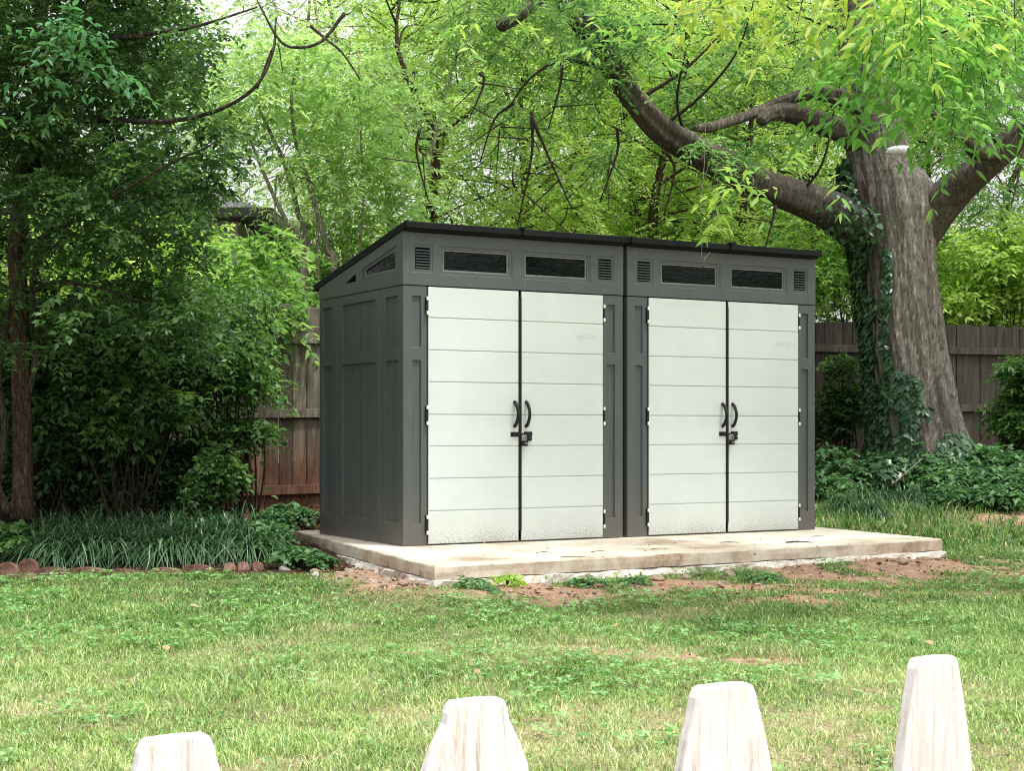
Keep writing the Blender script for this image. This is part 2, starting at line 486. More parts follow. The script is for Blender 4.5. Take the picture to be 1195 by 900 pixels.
def build_ground():
    xs = np.concatenate([-np.geomspace(160, 6.2, 22), np.arange(-6, 8, .045), np.geomspace(8.2, 160, 22)])
    ys = np.concatenate([-np.geomspace(60, 1, 10), np.arange(0, 3, .3), np.arange(3, 18.6, .045), np.geomspace(18.8, 220, 26)])
    X, Y = np.meshgrid(xs, ys)
    Z = gz(X, Y)
    so, dr, mu = masks(X, Y)
    Z = Z + np.clip(so + mu, 0, 1) * ((fbm(X, Y, .16, 71) - .5) * .035 + (vn(X, Y, .06, 75) - .5) * .014)
    nx, ny = len(xs), len(ys)
    idx = np.arange(nx * ny).reshape(ny, nx)
    F = np.stack([idx[:-1, :-1], idx[:-1, 1:], idx[1:, 1:], idx[1:, :-1]], -1).reshape(-1, 4)
    o = raw_mesh('ground', np.stack([X, Y, Z], -1).reshape(-1, 3), F, M['ground'],
                 {'soil': so.ravel(), 'dry': dr.ravel(), 'mulch': mu.ravel()}, smooth=True)
    tag(o, kind='structure')
build_ground()

def build_grass():
    def sample(n, y0, y1, mg=.9):
        u = rs.rand(n)
        y = np.sqrt(y0 ** 2 + u * (y1 ** 2 - y0 ** 2))
        x = (rs.rand(n) * 2 - 1) * (.345 * y + mg)
        return x, y
    def blades(n, y0, y1, hmin, hmax, w0, dens=1.0):
        x, y = sample(n, y0, y1)
        so, dr, mu = masks(x, y)
        tall = sst(.35, .7, fbm(x, y, .5, 31))
        keep = (rs.rand(n) > np.clip(so * 1.08 + mu * 1.2, 0, 1)) & ~in_slab(x, y, .03)
        # more open where it is dry
        keep &= rs.rand(n) < (1 - .35 * dr) * (.30 + .70 * sst(.36, .58, fbm(x, y, .13, 33)))
        x, y, dr, tall = x[keep], y[keep], dr[keep], tall[keep]
        n = len(x)
        z = gz(x, y)
        h = (hmin + (hmax - hmin) * rs.rand(n) ** 1.6) * (.65 + .75 * tall)
        f_ = edge_d(FL, FR, x, y)
        h *= 1 - .5 * sst(2.6, 1.2, f_) * (x > -1.2) * (y < 13)
        h *= 1 - .4 * sst(9.0, 10.0, y) * (x < -.6) * (y < 12)
        a = rs.rand(n) * 2 * np.pi
        lean = h * (.25 + 1.1 * rs.rand(n))
        dx, dy = np.cos(a) * lean, np.sin(a) * lean
        b = rs.rand(n) * np.pi
        w = w0 * (.6 + .8 * rs.rand(n))
        wx, wy = np.cos(b) * w / 2, np.sin(b) * w / 2
        V = np.empty((n, 5, 3))
        V[:, 0] = np.stack([x - wx, y - wy, z - .004], -1); V[:, 1] = np.stack([x + wx, y + wy, z - .004], -1)
        mx, my, mz = x + dx * .38, y + dy * .38, z + h * .62
        V[:, 2] = np.stack([mx - wx * .8, my - wy * .8, mz], -1); V[:, 3] = np.stack([mx + wx * .8, my + wy * .8, mz], -1)
        V[:, 4] = np.stack([x + dx, y + dy, z + h * (1 - .25 * rs.rand(n))], -1)
        base = np.arange(n)[:, None] * 5
        F = np.concatenate([base + np.array([0, 1, 3]), base + np.array([0, 3, 2]), base + np.array([2, 3, 4])])
        cv = np.clip(.45 + .5 * (fbm(x, y, .35, 41) - .5) + rs.randn(n) * .30 - .20 * sst(7.5, 10.5, y) + .20 * sst(8.5, 5, y), 0, 1)  # sunny foreground and canopy shade near the slab painted into blade tone
        cd = np.clip(dr * .9 + rs.randn(n) * .12, 0, 1) * (rs.rand(n) < .3 + .7 * dr) + (rs.rand(n) < .10) * .7
        cd = np.clip(cd, 0, 1)
        return V.reshape(-1, 3), F, np.repeat(cv, 5), np.repeat(cd, 5)
    parts = [blades(520000, 3.7, 8.2, .010, .038, .0034), blades(400000, 7.6, 13.0, .014, .052, .0054),
             blades(80000, 12.6, 17.5, .05, .11, .011)]
    V, F, a, d = [], [], [], []
    off = 0
    for v, f, c, e in parts:
        V.append(v); F.append(f + off); a.append(c); d.append(e); off += len(v)
    o = raw_mesh('lawn_grass', np.concatenate(V), np.concatenate(F), M['grass'], {'v': np.concatenate(a), 'dry': np.concatenate(d)})
    tag(o, 'short patchy lawn, green by the slab and dry near the pickets', 'grass', kind='stuff')
    # clover: trifoliate leaves in patches
    n = 42000
    x, y = sample(n, 3.8, 12.2, .5)
    so, dr, mu = masks(x, y)
    pf = sst(.56, .68, fbm(x, y, .7, 51)) + 1.0 * (np.hypot((x + 1.95) / .75, (y - 7.4) / .55) < 1 + .4 * (fbm(x, y, .2, 55) - .5)) * .8 \
        + (rs.rand(n) < .05)
    keep = (rs.rand(n) < pf * .45) & (so < .4) & (mu < .3) & ~in_slab(x, y, .05)
    x, y = x[keep], y[keep]; n = len(x)
    z = gz(x, y) + .02 + .035 * rs.rand(n)
    r = .012 + .011 * rs.rand(n)
    rot = rs.rand(n) * 6.28
    tl = (rs.rand(n, 2) - .5) * .7
    V = np.empty((n, 3, 4, 3))
    for k in range(3):
        a = rot + k * 2.094
        c, s = np.cos(a), np.sin(a)
        for j, (p, q_) in enumerate(((0, 0), (.75, .55), (1.25, 0), (.75, -.55))):
            lx = (c * p - s * q_) * r; ly = (s * p + c * q_) * r
            V[:, k, j] = np.stack([x + lx, y + ly, z + lx * tl[:, 0] + ly * tl[:, 1] + (0.0 if j in (0, 2) else .15 * r)], -1)
    b = np.arange(n * 3)[:, None] * 4
    F = np.concatenate([b + np.array([0, 1, 2]), b + np.array([0, 2, 3])])
    o = raw_mesh('clover', V.reshape(-1, 3), F, M['clover'], {'v': np.repeat(rs.rand(n * 3), 4)})
    tag(o, 'blue green clover growing in patches through the lawn', 'clover', kind='stuff')
build_grass()

def build_debris():
    # clods, grit, bark chips and shreds of leaf on the bare ground
    n = 60000
    x = rs.uniform(-4.5, 6.5, n); y = rs.uniform(6.2, 16.5, n)
    so, dr, mu = masks(x, y)
    keep = (rs.rand(n) < np.clip(so * 1.1 + mu * .7, 0, 1) * (.35 + .65 * vn(x, y, .2, 81))) & ~in_slab(x, y, .03) & (np.abs(x) < .36 * y + .6)
    x, y, mu = x[keep], y[keep], mu[keep]; n = len(x)
    r = (.003 + .011 * rs.rand(n) ** 3)
    z = gz(x, y) + r * .4 + .008
    ang = rs.rand(n) * 6.28; el = 1 + 2.2 * rs.rand(n) * (rs.rand(n) < .35 + .4 * mu)
    base = np.array([(1, 0, 0), (0, 1, 0), (-1, 0, 0), (0, -1, 0), (0, 0, 1), (0, 0, -1)], float)
    V = np.empty((n, 6, 3)); c, s = np.cos(ang), np.sin(ang)
    jit = 1 + rs.randn(n, 6) * .25
    for k, (a, b, d) in enumerate(base):
        a_, b_ = a * el * r * jit[:, k], b * r * jit[:, k] * .8
        V[:, k] = np.stack([x + a_ * c - b_ * s, y + a_ * s + b_ * c, z + d * r * .6 * jit[:, k] + rs.randn(n) * .001], -1)
    t = np.array([(0, 1, 4), (1, 2, 4), (2, 3, 4), (3, 0, 4), (1, 0, 5), (2, 1, 5), (3, 2, 5), (0, 3, 5)])
    F = (np.arange(n)[:, None, None] * 6 + t[None]).reshape(-1, 3)
    q = N('loose_soil_bits')
    col = q.ramp(q.attr('v'), [(0, (.05, .028, .018)), (.4, (.20, .11, .07)), (.75, (.42, .30, .21)), (1, (.66, .58, .48))])
    m = q.pbr(col, .95, .1)
    v = np.clip(rs.rand(n) - .35 * mu, 0, 1)
    o = raw_mesh('soil_debris', V.reshape(-1, 3), F, m, {'v': np.repeat(v, 6)})
    tag(o, 'loose clods, grit and bark shreds on the bare red earth', 'soil debris', kind='stuff')
build_debris()

# ------------------------------------------------------------------ leaves
def leaf_arrays(B, D, Nn, L, W, fold=.12, droop=.12):
    """folded pointed leaves: 6 verts, 4 tris each"""
    n = len(B)
    D = unit(D); S = unit(np.cross(D, Nn)); U = np.cross(S, D)
    L = L[:, None]; W = W[:, None]
    V = np.empty((n, 6, 3))
    dn = np.array([0, 0, -1.0])
    V[:, 0] = B
    m = B + D * L * .33; m2 = B + D * L * .68 + dn * L * droop * .4
    V[:, 1] = m + S * W * .5 + U * W * fold; V[:, 2] = m - S * W * .5 + U * W * fold
    V[:, 3] = m2 + S * W * .33 + U * W * fold; V[:, 4] = m2 - S * W * .33 + U * W * fold
    V[:, 5] = B + D * L + dn * L * droop
    b = np.arange(n)[:, None] * 6
    F = np.concatenate([b + np.array([0, 2, 1]), b + np.array([1, 2, 4]), b + np.array([1, 4, 3]), b + np.array([3, 4, 5])])
    return V.reshape(-1, 3), F
def leaf4_arrays(B, D, Nn, L, W, fold=.15, droop=.1):
    n = len(B)
    D = unit(D); S = unit(np.cross(D, Nn)); U = np.cross(S, D)
    L = L[:, None]; W = W[:, None]
    V = np.empty((n, 4, 3))
    V[:, 0] = B
    m = B + D * L * .42
    V[:, 1] = m + S * W * .5 + U * W * fold; V[:, 2] = B + D * L + np.array([0, 0, -1.]) * L * droop; V[:, 3] = m - S * W * .5 + U * W * fold
    b = np.arange(n)[:, None] * 4
    return V.reshape(-1, 3), np.concatenate([b + np.array([0, 1, 2]), b + np.array([0, 2, 3])])

def fronds(P, D, R, n, L, W, droop=.35, hi=False, jit=.35, pair=True, tone=None):
    """pinnate sprays: P origins, D directions, R lengths; returns verts, faces, v attribute"""
    k = len(P)
    D = unit(D)
    up = np.array([0, 0, 1.0])
    side = unit(np.cross(D, up) + 1e-4)
    ts = np.linspace(.18, 1, n)
    Bs, Ds, Ls, Tn = [], [], [], []
    ft = rs.rand(k) if tone is None else tone
    for i, t in enumerate(ts):
        base = P + D * (R * t)[:, None] - up * (droop * R * t * t)[:, None]
        sg = (1, -1) if pair else ((1,) if i % 2 else (-1,))
        if i == n - 1: sg = sg + (0,)
        for s in sg:
            d = side * (.9 * s) + D * (.45 if s else 1) - up * (.1 + droop * .6 * t) + rs.randn(k, 3) * jit
            Bs.append(base); Ds.append(d); Ls.append(L * (1 - .35 * abs(t - .55)) * (.75 + .5 * rs.rand(k)))
            Tn.append(ft)
    B = np.concatenate(Bs); Dd = np.concatenate(Ds); Ll = np.concatenate(Ls); T = np.concatenate(Tn)
    Nn = np.tile(up, (len(B), 1)) + rs.randn(len(B), 3) * .45
    V, F = (leaf_arrays if hi else leaf4_arrays)(B, Dd, Nn, Ll, Ll * (W / L))
    v = np.clip(T * .7 + .15 + rs.randn(len(B)) * .13, 0, 1)
    return V, F, np.repeat(v, 6 if hi else 4)

def merge(parts):
    V, F, A = [], [], []; off = 0
    for v, f, a in parts:
        V.append(v); F.append(f + off); A.append(a); off += len(v)
    return np.concatenate(V), np.concatenate(F), np.concatenate(A)

def spray_ball(c, r, cnt, flat=.65, out=None, **kw):
    """n fronds filling a clump of radius r at c"""
    u = unit(rs.randn(cnt, 3)) * (rs.rand(cnt, 1) ** .45) * r
    u[:, 2] *= flat
    P = np.array(c) + u
    D = unit(u + 1e-5) * .8 + rs.randn(cnt, 3) * .55
    if out is not None: D += np.array(out) * .7
    D[:, 2] = D[:, 2] * .45 - .05
    R = kw.pop('R') * (.6 + .8 * rs.rand(cnt))
    return fronds(P - unit(D) * (R * .4)[:, None], D, R, **kw)

def ivy_leaves(P, Nn, size):
    """five-pointed ivy leaves lying on a surface with normals Nn"""
    n = len(P)
    Nn = unit(Nn + rs.randn(n, 3) * .35)
    dn = np.array([0, 0, -1.0]) + rs.randn(n, 3) * .35
    T = unit(dn - Nn * np.sum(dn * Nn, 1, keepdims=True)); S = np.cross(Nn, T)
    pts = [(0, 0), (.15, .5), (.45, .32), (1, 0), (.45, -.32), (.15, -.5)]
    s = size[:, None]
    V = np.empty((n, 6, 3))
    for j, (a, b) in enumerate(pts):
        V[:, j] = P + (T * a + S * b) * s + Nn * (.18 * s * (1 - abs(b)))
    b = np.arange(n)[:, None] * 6
    F = np.concatenate([b + np.array(t) for t in ((0, 1, 2), (0, 2, 3), (0, 3, 4), (0, 4, 5))])
    return V.reshape(-1, 3), F, np.repeat(np.clip(.35 + rs.randn(n) * .25, 0, 1), 6)

# ------------------------------------------------------------------ sheds
ANG = math.atan2(.49, .872)
W_, D_ = 1.847, 1.55
def depthmap(mb, rects, x0, x1, z0, z1, axis='front', base=0.0, flip=False, to=None):
    """stepped relief: rects = [(xa, xb, za, zb, depth)], built as welded quads"""
    xs = sorted(set([x0, x1] + [r[i] for r in rects for i in (0, 1)]))
    zs = sorted(set([z0, z1] + [r[i] for r in rects for i in (2, 3)]))
    def dep(i, j):
        if i < 0 or j < 0 or i >= len(xs) - 1 or j >= len(zs) - 1: return None
        cx, cz = (xs[i] + xs[i + 1]) / 2, (zs[j] + zs[j + 1]) / 2
        d = 0.0
        for r in rects:
            if r[0] < cx < r[1] and r[2] < cz < r[3]: d = r[4]
        return d
    back = to if to is not None else .04
    P = lambda x, z, d: (x, base + d, z) if axis == 'front' else (base + d * (-1 if flip else 1), x, z)
    def quad(a, b, c, d_):
        f = (0, 1, 2, 3)
        if (axis == 'side') != flip: f = f[::-1]
        mb.add([a, b, c, d_], [f])
    for i in range(len(xs) - 1):
        for j in range(len(zs) - 1):
            d = dep(i, j)
            xa, xb, za, zb = xs[i], xs[i + 1], zs[j], zs[j + 1]
            if d is not None and d < 9:
                quad(P(xa, za, d), P(xb, za, d), P(xb, zb, d), P(xa, zb, d))
            for (di, dj, e) in ((1, 0, ((xb, za), (xb, zb))), (-1, 0, ((xa, zb), (xa, za))), (0, 1, ((xb, zb), (xa, zb))), (0, -1, ((xa, za), (xb, za)))):
                d2 = dep(i + di, j + dj)
                if d2 is None: d2 = back
                dd2 = min(d2, back); dd = min(d, back)
                if dd2 > dd + 1e-6:
                    (ax, az), (bx, bz) = e
                    quad(P(ax, az, dd), P(ax, az, dd2), P(bx, bz, dd2), P(bx, bz, dd))

def make_shed():
    root = empty('storage_shed', (0, 0, 0))
    SL = -.185
    # front wall below the header: two door posts and a threshold
    mb = MB()
    for x0, x1, pa in ((0, .186, .072), (1.664, W_, 1.708)):
        pb = pa + .067
        depthmap(mb, [(pa, pb, .153, 1.315, .016), (pa, pb, 1.408, 1.771, .016)], x0, x1, 0, 1.842)
    mb.box(.186, 1.664, .004, .04, 0, .008)
    mb.build('wall', M['wall'], root, bevel=.0025)
    # header of the front
    mb = MB()
    rects = []
    for xa, xb in ((.316, .849), (.989, 1.524)):
        rects += [(xa - .022, xb + .03, 1.932, 2.134, .006), (xa, xb, 1.956, 2.112, 99)]
    for xa, xb in ((.098, .207), (1.634, 1.742)):
        rects += [(xa - .022, xb + .024, 1.938, 2.136, .005), (xa - .004, xb + .004, 1.962, 2.116, 99)]
    depthmap(mb, rects, -.002, W_ + .002, 1.848, 2.222, base=-.004, to=.05)
    mb.build('header', M['wall'], root, bevel=.0025)
    # windows
    for xa, xb in ((.316, .849), (.989, 1.524)):
        f = MB()
        t = .010
        f.box(xa, xb, .008, .03, 1.956, 1.956 + t); f.box(xa, xb, .008, .03, 2.112 - t, 2.112)
        f.box(xa, xa + t, .008, .03, 1.956 + t, 2.112 - t); f.box(xb - t, xb, .008, .03, 1.956 + t, 2.112 - t)
        fo = f.build('window', M['strip'], root, bevel=.001)
        p = MB(); nx = 1
        p.box(xa + t, xb - t, .018, .024, 1.956 + t, 2.112 - t)
        p.build('pane', M['pane'], fo)
    # louvred vents
    for xa, xb in ((.098, .207), (1.634, 1.742)):
        v = MB(); v.box(xa - .004, xb + .004, .040, .046, 1.962, 2.116)
        vo = v.build('vent', M['dark'], root)
        l = MB(); k = 7
        for i in range(k):
            zc = 1.968 + (i + .5) * .142 / k
            l.add([(xa, -.002, zc - .008), (xb, -.002, zc - .008), (xb, .030, zc + .006), (xa, .030, zc + .006),
                   (xa, -.002, zc - .003), (xb, -.002, zc - .003), (xb, .030, zc + .011), (xa, .030, zc + .011)],
                  [(0, 1, 5, 4), (3, 7, 6, 2), (0, 3, 2, 1), (4, 5, 6, 7), (0, 4, 7, 3), (1, 2, 6, 5)])
        l.build('louvre', M['wall'], vo)
    # side walls
    for side in (0, 1):
        mb = MB(); fl = side == 1
        bx = 0.0 if side == 0 else W_
        R = []
        for (a, b, nb) in ((.085, .299, 2), (.475, 1.100, 4), (1.284, 1.482, 2)):
            R += [(a, b, 1.408, 1.775, .018), (a, b, .166, 1.318, .018)]
            for k in range(1, nb):
                xk = a + (b - a) * k / nb
                R += [(xk - .004, xk + .004, 1.408, 1.775, .026)]
            for k in range(1, max(2, nb)):
                xk = a + (b - a) * k / max(2, nb)
                R += [(xk - .004, xk + .004, .166, 1.318, .024)]
        for xs in (.40, 1.19):
            R += [(xs - .004, xs + .004, 0.0, 1.842, .003)]
        depthmap(mb, R, .041, D_ - .041, 0, 1.842, axis='side', base=bx, flip=fl)
        # corner posts (rounded by the bevel)
        mb.build('wall', M['wall'], root, bevel=.002)
        cp = MB()
        s = -1 if side else 1
        for y0, y1 in ((.0405, .0405),):
            pass
        # gable above the seam, with a sloped window and a small triangular vent
        top = lambda y: 2.228 + SL * y
        outer = [(-.003, 1.848), (D_, 1.848), (D_, top(D_)), (-.003, top(-.003))]
        wz = lambda y: 2.128 - .19 * y
        holes = [[(.135, 1.962), (.673, 1.962), (.673, wz(.673)), (.135, wz(.135))],
                 [(.825, 1.936), (1.028, 1.936), (.825, 1.995)]]
        rim = [[(.108, 1.936), (.706, 1.936), (.706, wz(.706) + .026), (.108, wz(.108) + .026)]]
        polys = [outer] + (rim + holes[1:] if side == 0 else [])
        X0 = -.003 if side == 0 else W_ + .003
        def face(polys, x):
            vs = [Vector((p[0], p[1], 0)) for q_ in polys for p in q_]
            tr = tessellate_polygon([[Vector((p[0], p[1], 0)) for p in q_] for q_ in polys])
            mbx = [(x, p.x, p.y) for p in vs]
            g.add(mbx, tr)
        g = MB()
        face(polys, X0)
        def loop(poly, xa, xb):
            n = len(poly)
            g.add([(xa, p[0], p[1]) for p in poly] + [(xb, p[0], p[1]) for p in poly], [(i, (i + 1) % n, n + (i + 1) % n, n + i) for i in range(n)])
        loop(outer, X0, X0 + .04 * s)
        if side == 0:
            loop(rim[0], X0, X0 + .006)
            face([rim[0], holes[0]], X0 + .006)
            loop(holes[0], X0 + .006, X0 + .03)
            loop(holes[1], X0, X0 + .03)
        go = g.build('gable', M['wall'], root)
        if side == 0:
            w = MB()
            ho = holes[0]
            cx = sum(p[0] for p in ho) / 4; cz = sum(p[1] for p in ho) / 4
            inn = [(p[0] + (.010 if p[0] < cx else -.010), p[1] + (.008 if p[1] < cz else -.008)) for p in ho]
            n = 4
            w.add([(X0 + .010, p[0], p[1]) for p in ho] + [(X0 + .010, p[0], p[1]) for p in inn] + [(X0 + .02, p[0], p[1]) for p in inn],
                  [(i, (i + 1) % n, n + (i + 1) % n, n + i) for i in range(n)] + [(n + i, n + (i + 1) % n, 2 * n + (i + 1) % n, 2 * n + i) for i in range(n)])
            wo = w.build('window', M['strip'], root)
            p = MB(); p.add([(X0 + .018, q_[0], q_[1]) for q_ in ho], [(0, 1, 2, 3)]); p.build('pane', M['pane'], wo)
            p = MB(); p.add([(X0 + .022, q_[0], q_[1]) for q_ in holes[1]], [(0, 1, 2)])
            for k in range(3):
                zz = 1.944 + k * .014
                p.box(X0 + .005, X0 + .016, .83, 1.02 - k * .05, zz, zz + .004)
            p.build('vent', M['dark'], root)
    # corner posts
    for x in (0, W_):
        for y in (0, D_):
            c = MB()
            xa, xb = (x + .0005, x + .041) if x == 0 else (x - .041, x - .0005)
            ya, yb = (y + .041, y + .0412) if y == 0 else (y - .041, y)
            if y == 0:
                c.box(xa if x == 0 else xb - .001, xa + .001 if x == 0 else xb, .0395, .0412, 0, 1.842)
                continue
            c.box(xa, xb, ya, yb, 0, 1.842)
            c.build('corner_post', M['wall'], root, bevel=.004)
    # back wall
    b = MB(); b.box(.041, W_ - .041, D_ - .03, D_ - .002, 0, 1.93); b.build('wall', M['wall'], root)
    # floor
    fl = MB(); fl.box(.03, W_ - .03, .03, D_ - .03, .004, .03); fl.build('floor_panel', M['dark'], root)
    # roof panels
    for xa, xb in ((-.012, W_ / 2 - .004), (W_ / 2 + .004, W_ + .012)):
        r = MB()
        r.box(xa, xb, -.060, D_ + .07, 2.242, 2.272, SL)
        r.box(xa, xb, -.075, -.058, 2.228, 2.274, SL)
        r.box(xa + (.012 if xa < .5 else 0), xb - (0 if xa < .5 else .012), -.052, -.006, 2.222, 2.244, SL)
        ex = xa if xa < .5 else xb - .018
        r.box(ex, ex + .018, -.078, D_ + .09, 2.230, 2.282, SL)
        for k in range(1, 4):
            xr = xa + (xb - xa) * k / 4
            r.box(xr - .012, xr + .012, -.03, D_ + .05, 2.272, 2.280, SL)
        r.box(xa, xb, D_ + .069, D_ + .09, 2.226, 2.274, SL)
        r.build('roof_panel', M['roof'], root, bevel=.005)
    j = MB(); j.box(W_ / 2 - .022, W_ / 2 + .022, -.092, D_ + .08, 2.270, 2.288, SL)
    j.build('roof_trim', M['roof'], root, bevel=.004)
    # doors
    lines = [.2445, .475, .7045, .931, 1.163, 1.390, 1.6195]
    for side, (xa, xb) in enumerate(((.191, .926), (.951, 1.659))):
        d = MB()
        depthmap(d, [(xa, xb, z - .0035, z + .0035, .007) for z in lines], xa, xb, .010, 1.838, base=-.014, to=.010)
        do = d.build('door', M['door'], root, bevel=.0022)
        # hinges on the outer edge
        xh = xa - .010 if side == 0 else xb + .010
        for za, zb in ((.081, .213), (.859, .991), (1.643, 1.765)):
            h = MB()
            h.box(xh - .011, xh + .009, -.016, .0, za, zb)
            ho = h.build('hinge', M['black'], do, bevel=.002)
            for zc in (za + .010, zb - .010):
                c = MB(); c.box(xh - .007, xh + (.013 if side == 0 else .009), -.024, -.0155, zc - .013, zc + .013)
                c.build('hinge_cap', M['white_plastic'], ho, bevel=.003)
        # bowed handle
        xc = .893 if side == 0 else .991
        h = MB()
        pts = [(xc, -.012, .849), (xc, -.036, .863), (xc, -.060, .905), (xc, -.066, .938), (xc, -.060, .971), (xc, -.036, 1.012), (xc, -.012, 1.026)]
        h.tube(pts, [.014, .013, .012, .012, .012, .013, .014], 10, 4)
        h.build('handle', M['black'], do, smooth=True)
        if side == 0:
            s = MB(); s.box(.927, .9495, -.021, -.002, .085, 1.795)
            s.build('weather_strip', M['black'], do, bevel=.002)
            p = MB(); p.box(.858, .926, -.020, -.0142, .772, .806)
            for xx in (.868, .888, .908): p.cyl((xx, -.0235, .789), (xx, -.0195, .789), .004, 10)
            p.box(.880, .975, -.030, -.0225, .783, .795)
            p.build('hasp', M['black'], do, bevel=.0015)
        else:
            p = MB(); p.box(.972, 1.040, -.020, -.0142, .775, .808)
            p.tube([(.975, -.026, .782), (1.02, -.026, .782)], [.009, .009], 10, 1)
            p.box(.985, 1.03, -.028, -.0195, .74, .772)
            p.tube([(.99, -.03, .756), (1.03, -.03, .756)], [.007, .007], 10, 1)
            p.build('latch', M['black'], do, bevel=.0015)
            # embossed oval mark
            e = MB(); cx, cz, ra, rb = 1.515, 1.515, .088, .030
            n = 40
            for k in range(n):
                a0, a1 = 2 * math.pi * k / n, 2 * math.pi * (k + 1) / n
                q_ = []
                for yy in (-.0138, -.0150):
                    for f in (1, .9):
                        for a in (a0, a1):
                            q_.append((cx + ra * (f if f == 1 else .955) * math.cos(a), yy, cz + rb * f * math.sin(a)))
                e.add(q_, [(4, 5, 7, 6), (0, 4, 5, 1), (2, 3, 7, 6)])
            cu = bpy.data.curves.new('lettering', 'FONT'); cu.body = 'SUNCAST'; cu.size = .033; cu.extrude = .0004
            cu.align_x = 'CENTER'; cu.align_y = 'CENTER'
            to = bpy.data.objects.new('lettering', cu); COL.objects.link(to)
            dg = bpy.context.evaluated_depsgraph_get(); dg.update()
            tm = to.evaluated_get(dg).to_mesh()
            e.add([(cx + v.co.x, -.0148 - v.co.z, cz + v.co.y) for v in tm.vertices], [tuple(p_.vertices) for p_ in tm.polygons])
            to.evaluated_get(dg).to_mesh_clear()
            COL.objects.unlink(to); bpy.data.objects.remove(to)
            e.build('emblem', M['door'], do, weld=False)
    return root

E1 = Vector((math.cos(ANG), math.sin(ANG), 0)); E2 = Vector((-math.sin(ANG), math.cos(ANG), 0))
A0 = Vector((-.766, 10.86, SLABZ + .002))
shed = make_shed()
shed.location = A0; shed.rotation_euler = (0, 0, ANG)
tag(shed, 'grey resin shed with white double doors, left one, nearer the camera', 'shed', 'twin sheds on the slab')
shed2 = copy_tree(shed)
shed2.location = A0 + E1 * 1.89
tag(shed2, 'grey resin shed with white double doors, right one, nearer the big tree', 'shed', 'twin sheds on the slab')

def padlock(loc, label):
    r = empty('padlock', loc, ANG)
    tag(r, label, 'padlock', 'padlocks on the shed doors')
    b = MB(); b.box(-.022, .022, -.012, .012, -.045, -.006); b.build('lock_body', M['black'], r, bevel=.005)
    s = MB(); s.tube([(-.014, 0, -.008), (-.014, 0, .018), (-.008, 0, .030), (.008, 0, .030), (.014, 0, .018), (.014, 0, -.008)], [.0042] * 6, 10, 3)
    s.build('shackle', M['steel'], r, smooth=True)
    k = MB(); k.box(-.006, .020, -.0145, -.0125, -.030, -.022); k.build('keyhole_cover', M['steel'], r, bevel=.001)
    return r
p1 = padlock(A0 + E1 * .962 - E2 * .042 + Vector((0, 0, .748)), 'small dark padlock hanging from the latch of the left shed')
p2 = padlock(A0 + E1 * (1.89 + .962) - E2 * .042 + Vector((0, 0, .748)), 'small dark padlock hanging from the latch of the right shed')

# ------------------------------------------------------------------ slab
def build_slab():
    root = empty('concrete_slab', (0, 0, 0))
    tag(root, 'stained pale concrete slab carrying both sheds', 'slab')
    def rim(off, step=.06):
        c = [FL, FR, BR, BL]
        cen = sum(c, Vector((0, 0))) / 4
        pts = []
        for i in range(4):
            a, b = c[i], c[(i + 1) % 4]
            d = (b - a); n = max(2, int(d.length / step))
            nrm = Vector((d.y, -d.x)).normalized()
            for k in range(n):
                p = a + d * k / n
                q_ = p + nrm * (off(p) if callable(off) else off)
                if k == 0:
                    pv = c[(i - 1) % 4]; d0 = (a - pv); n0 = Vector((d0.y, -d0.x)).normalized()
                    q_ = p + (nrm + n0) * ((off(p) if callable(off) else off)) * .7
                pts.append(q_)
        return pts
    def shell(levels, name, m):
        rings = [[(p.x, p.y, z(p) if callable(z) else z) for p in rim(o)] for o, z in levels]
        n = len(rings[0])
        vs = [p for r in rings for p in r]
        fs = []
        for i in range(len(rings) - 1):
            for k in range(n):
                a, b = i * n + k, i * n + (k + 1) % n
                fs.append((a, b, b + n, a + n))
        fs.append(tuple(range((len(rings) - 1) * n, len(rings) * n)))
        mb = MB(); mb.add(vs, fs)
        return mb.build(name, m, root)
    nz = lambda p, s, o=0: mnoise.noise(Vector((p.x * s + o, p.y * s, 1.7)))
    shell([(lambda p: .002 + .008 * nz(p, 3), lambda p: .078 + .008 * nz(p, 4)), (lambda p: .003 + .010 * nz(p, 2.2), .12), (lambda p: .004 * nz(p, 5), SLABZ - .012),
           (lambda p: -.006 + .006 * nz(p, 8), SLABZ - .003), (-.018, SLABZ)], 'slab_deck', M['slab'])
    shell([(lambda p: .02 + .05 * max(0, nz(p, 2.6, 4)) + .03 * max(0, nz(p, 9, 4)), -.12), (lambda p: .028 + .04 * nz(p, 3, 4) + .03 * nz(p, 11, 4), .03),
           (lambda p: .016 + .03 * nz(p, 5, 4) + .02 * nz(p, 14, 2), lambda p: .068 + .012 * nz(p, 7)), (-.03, .080)], 'footing', M['footing'])
build_slab()

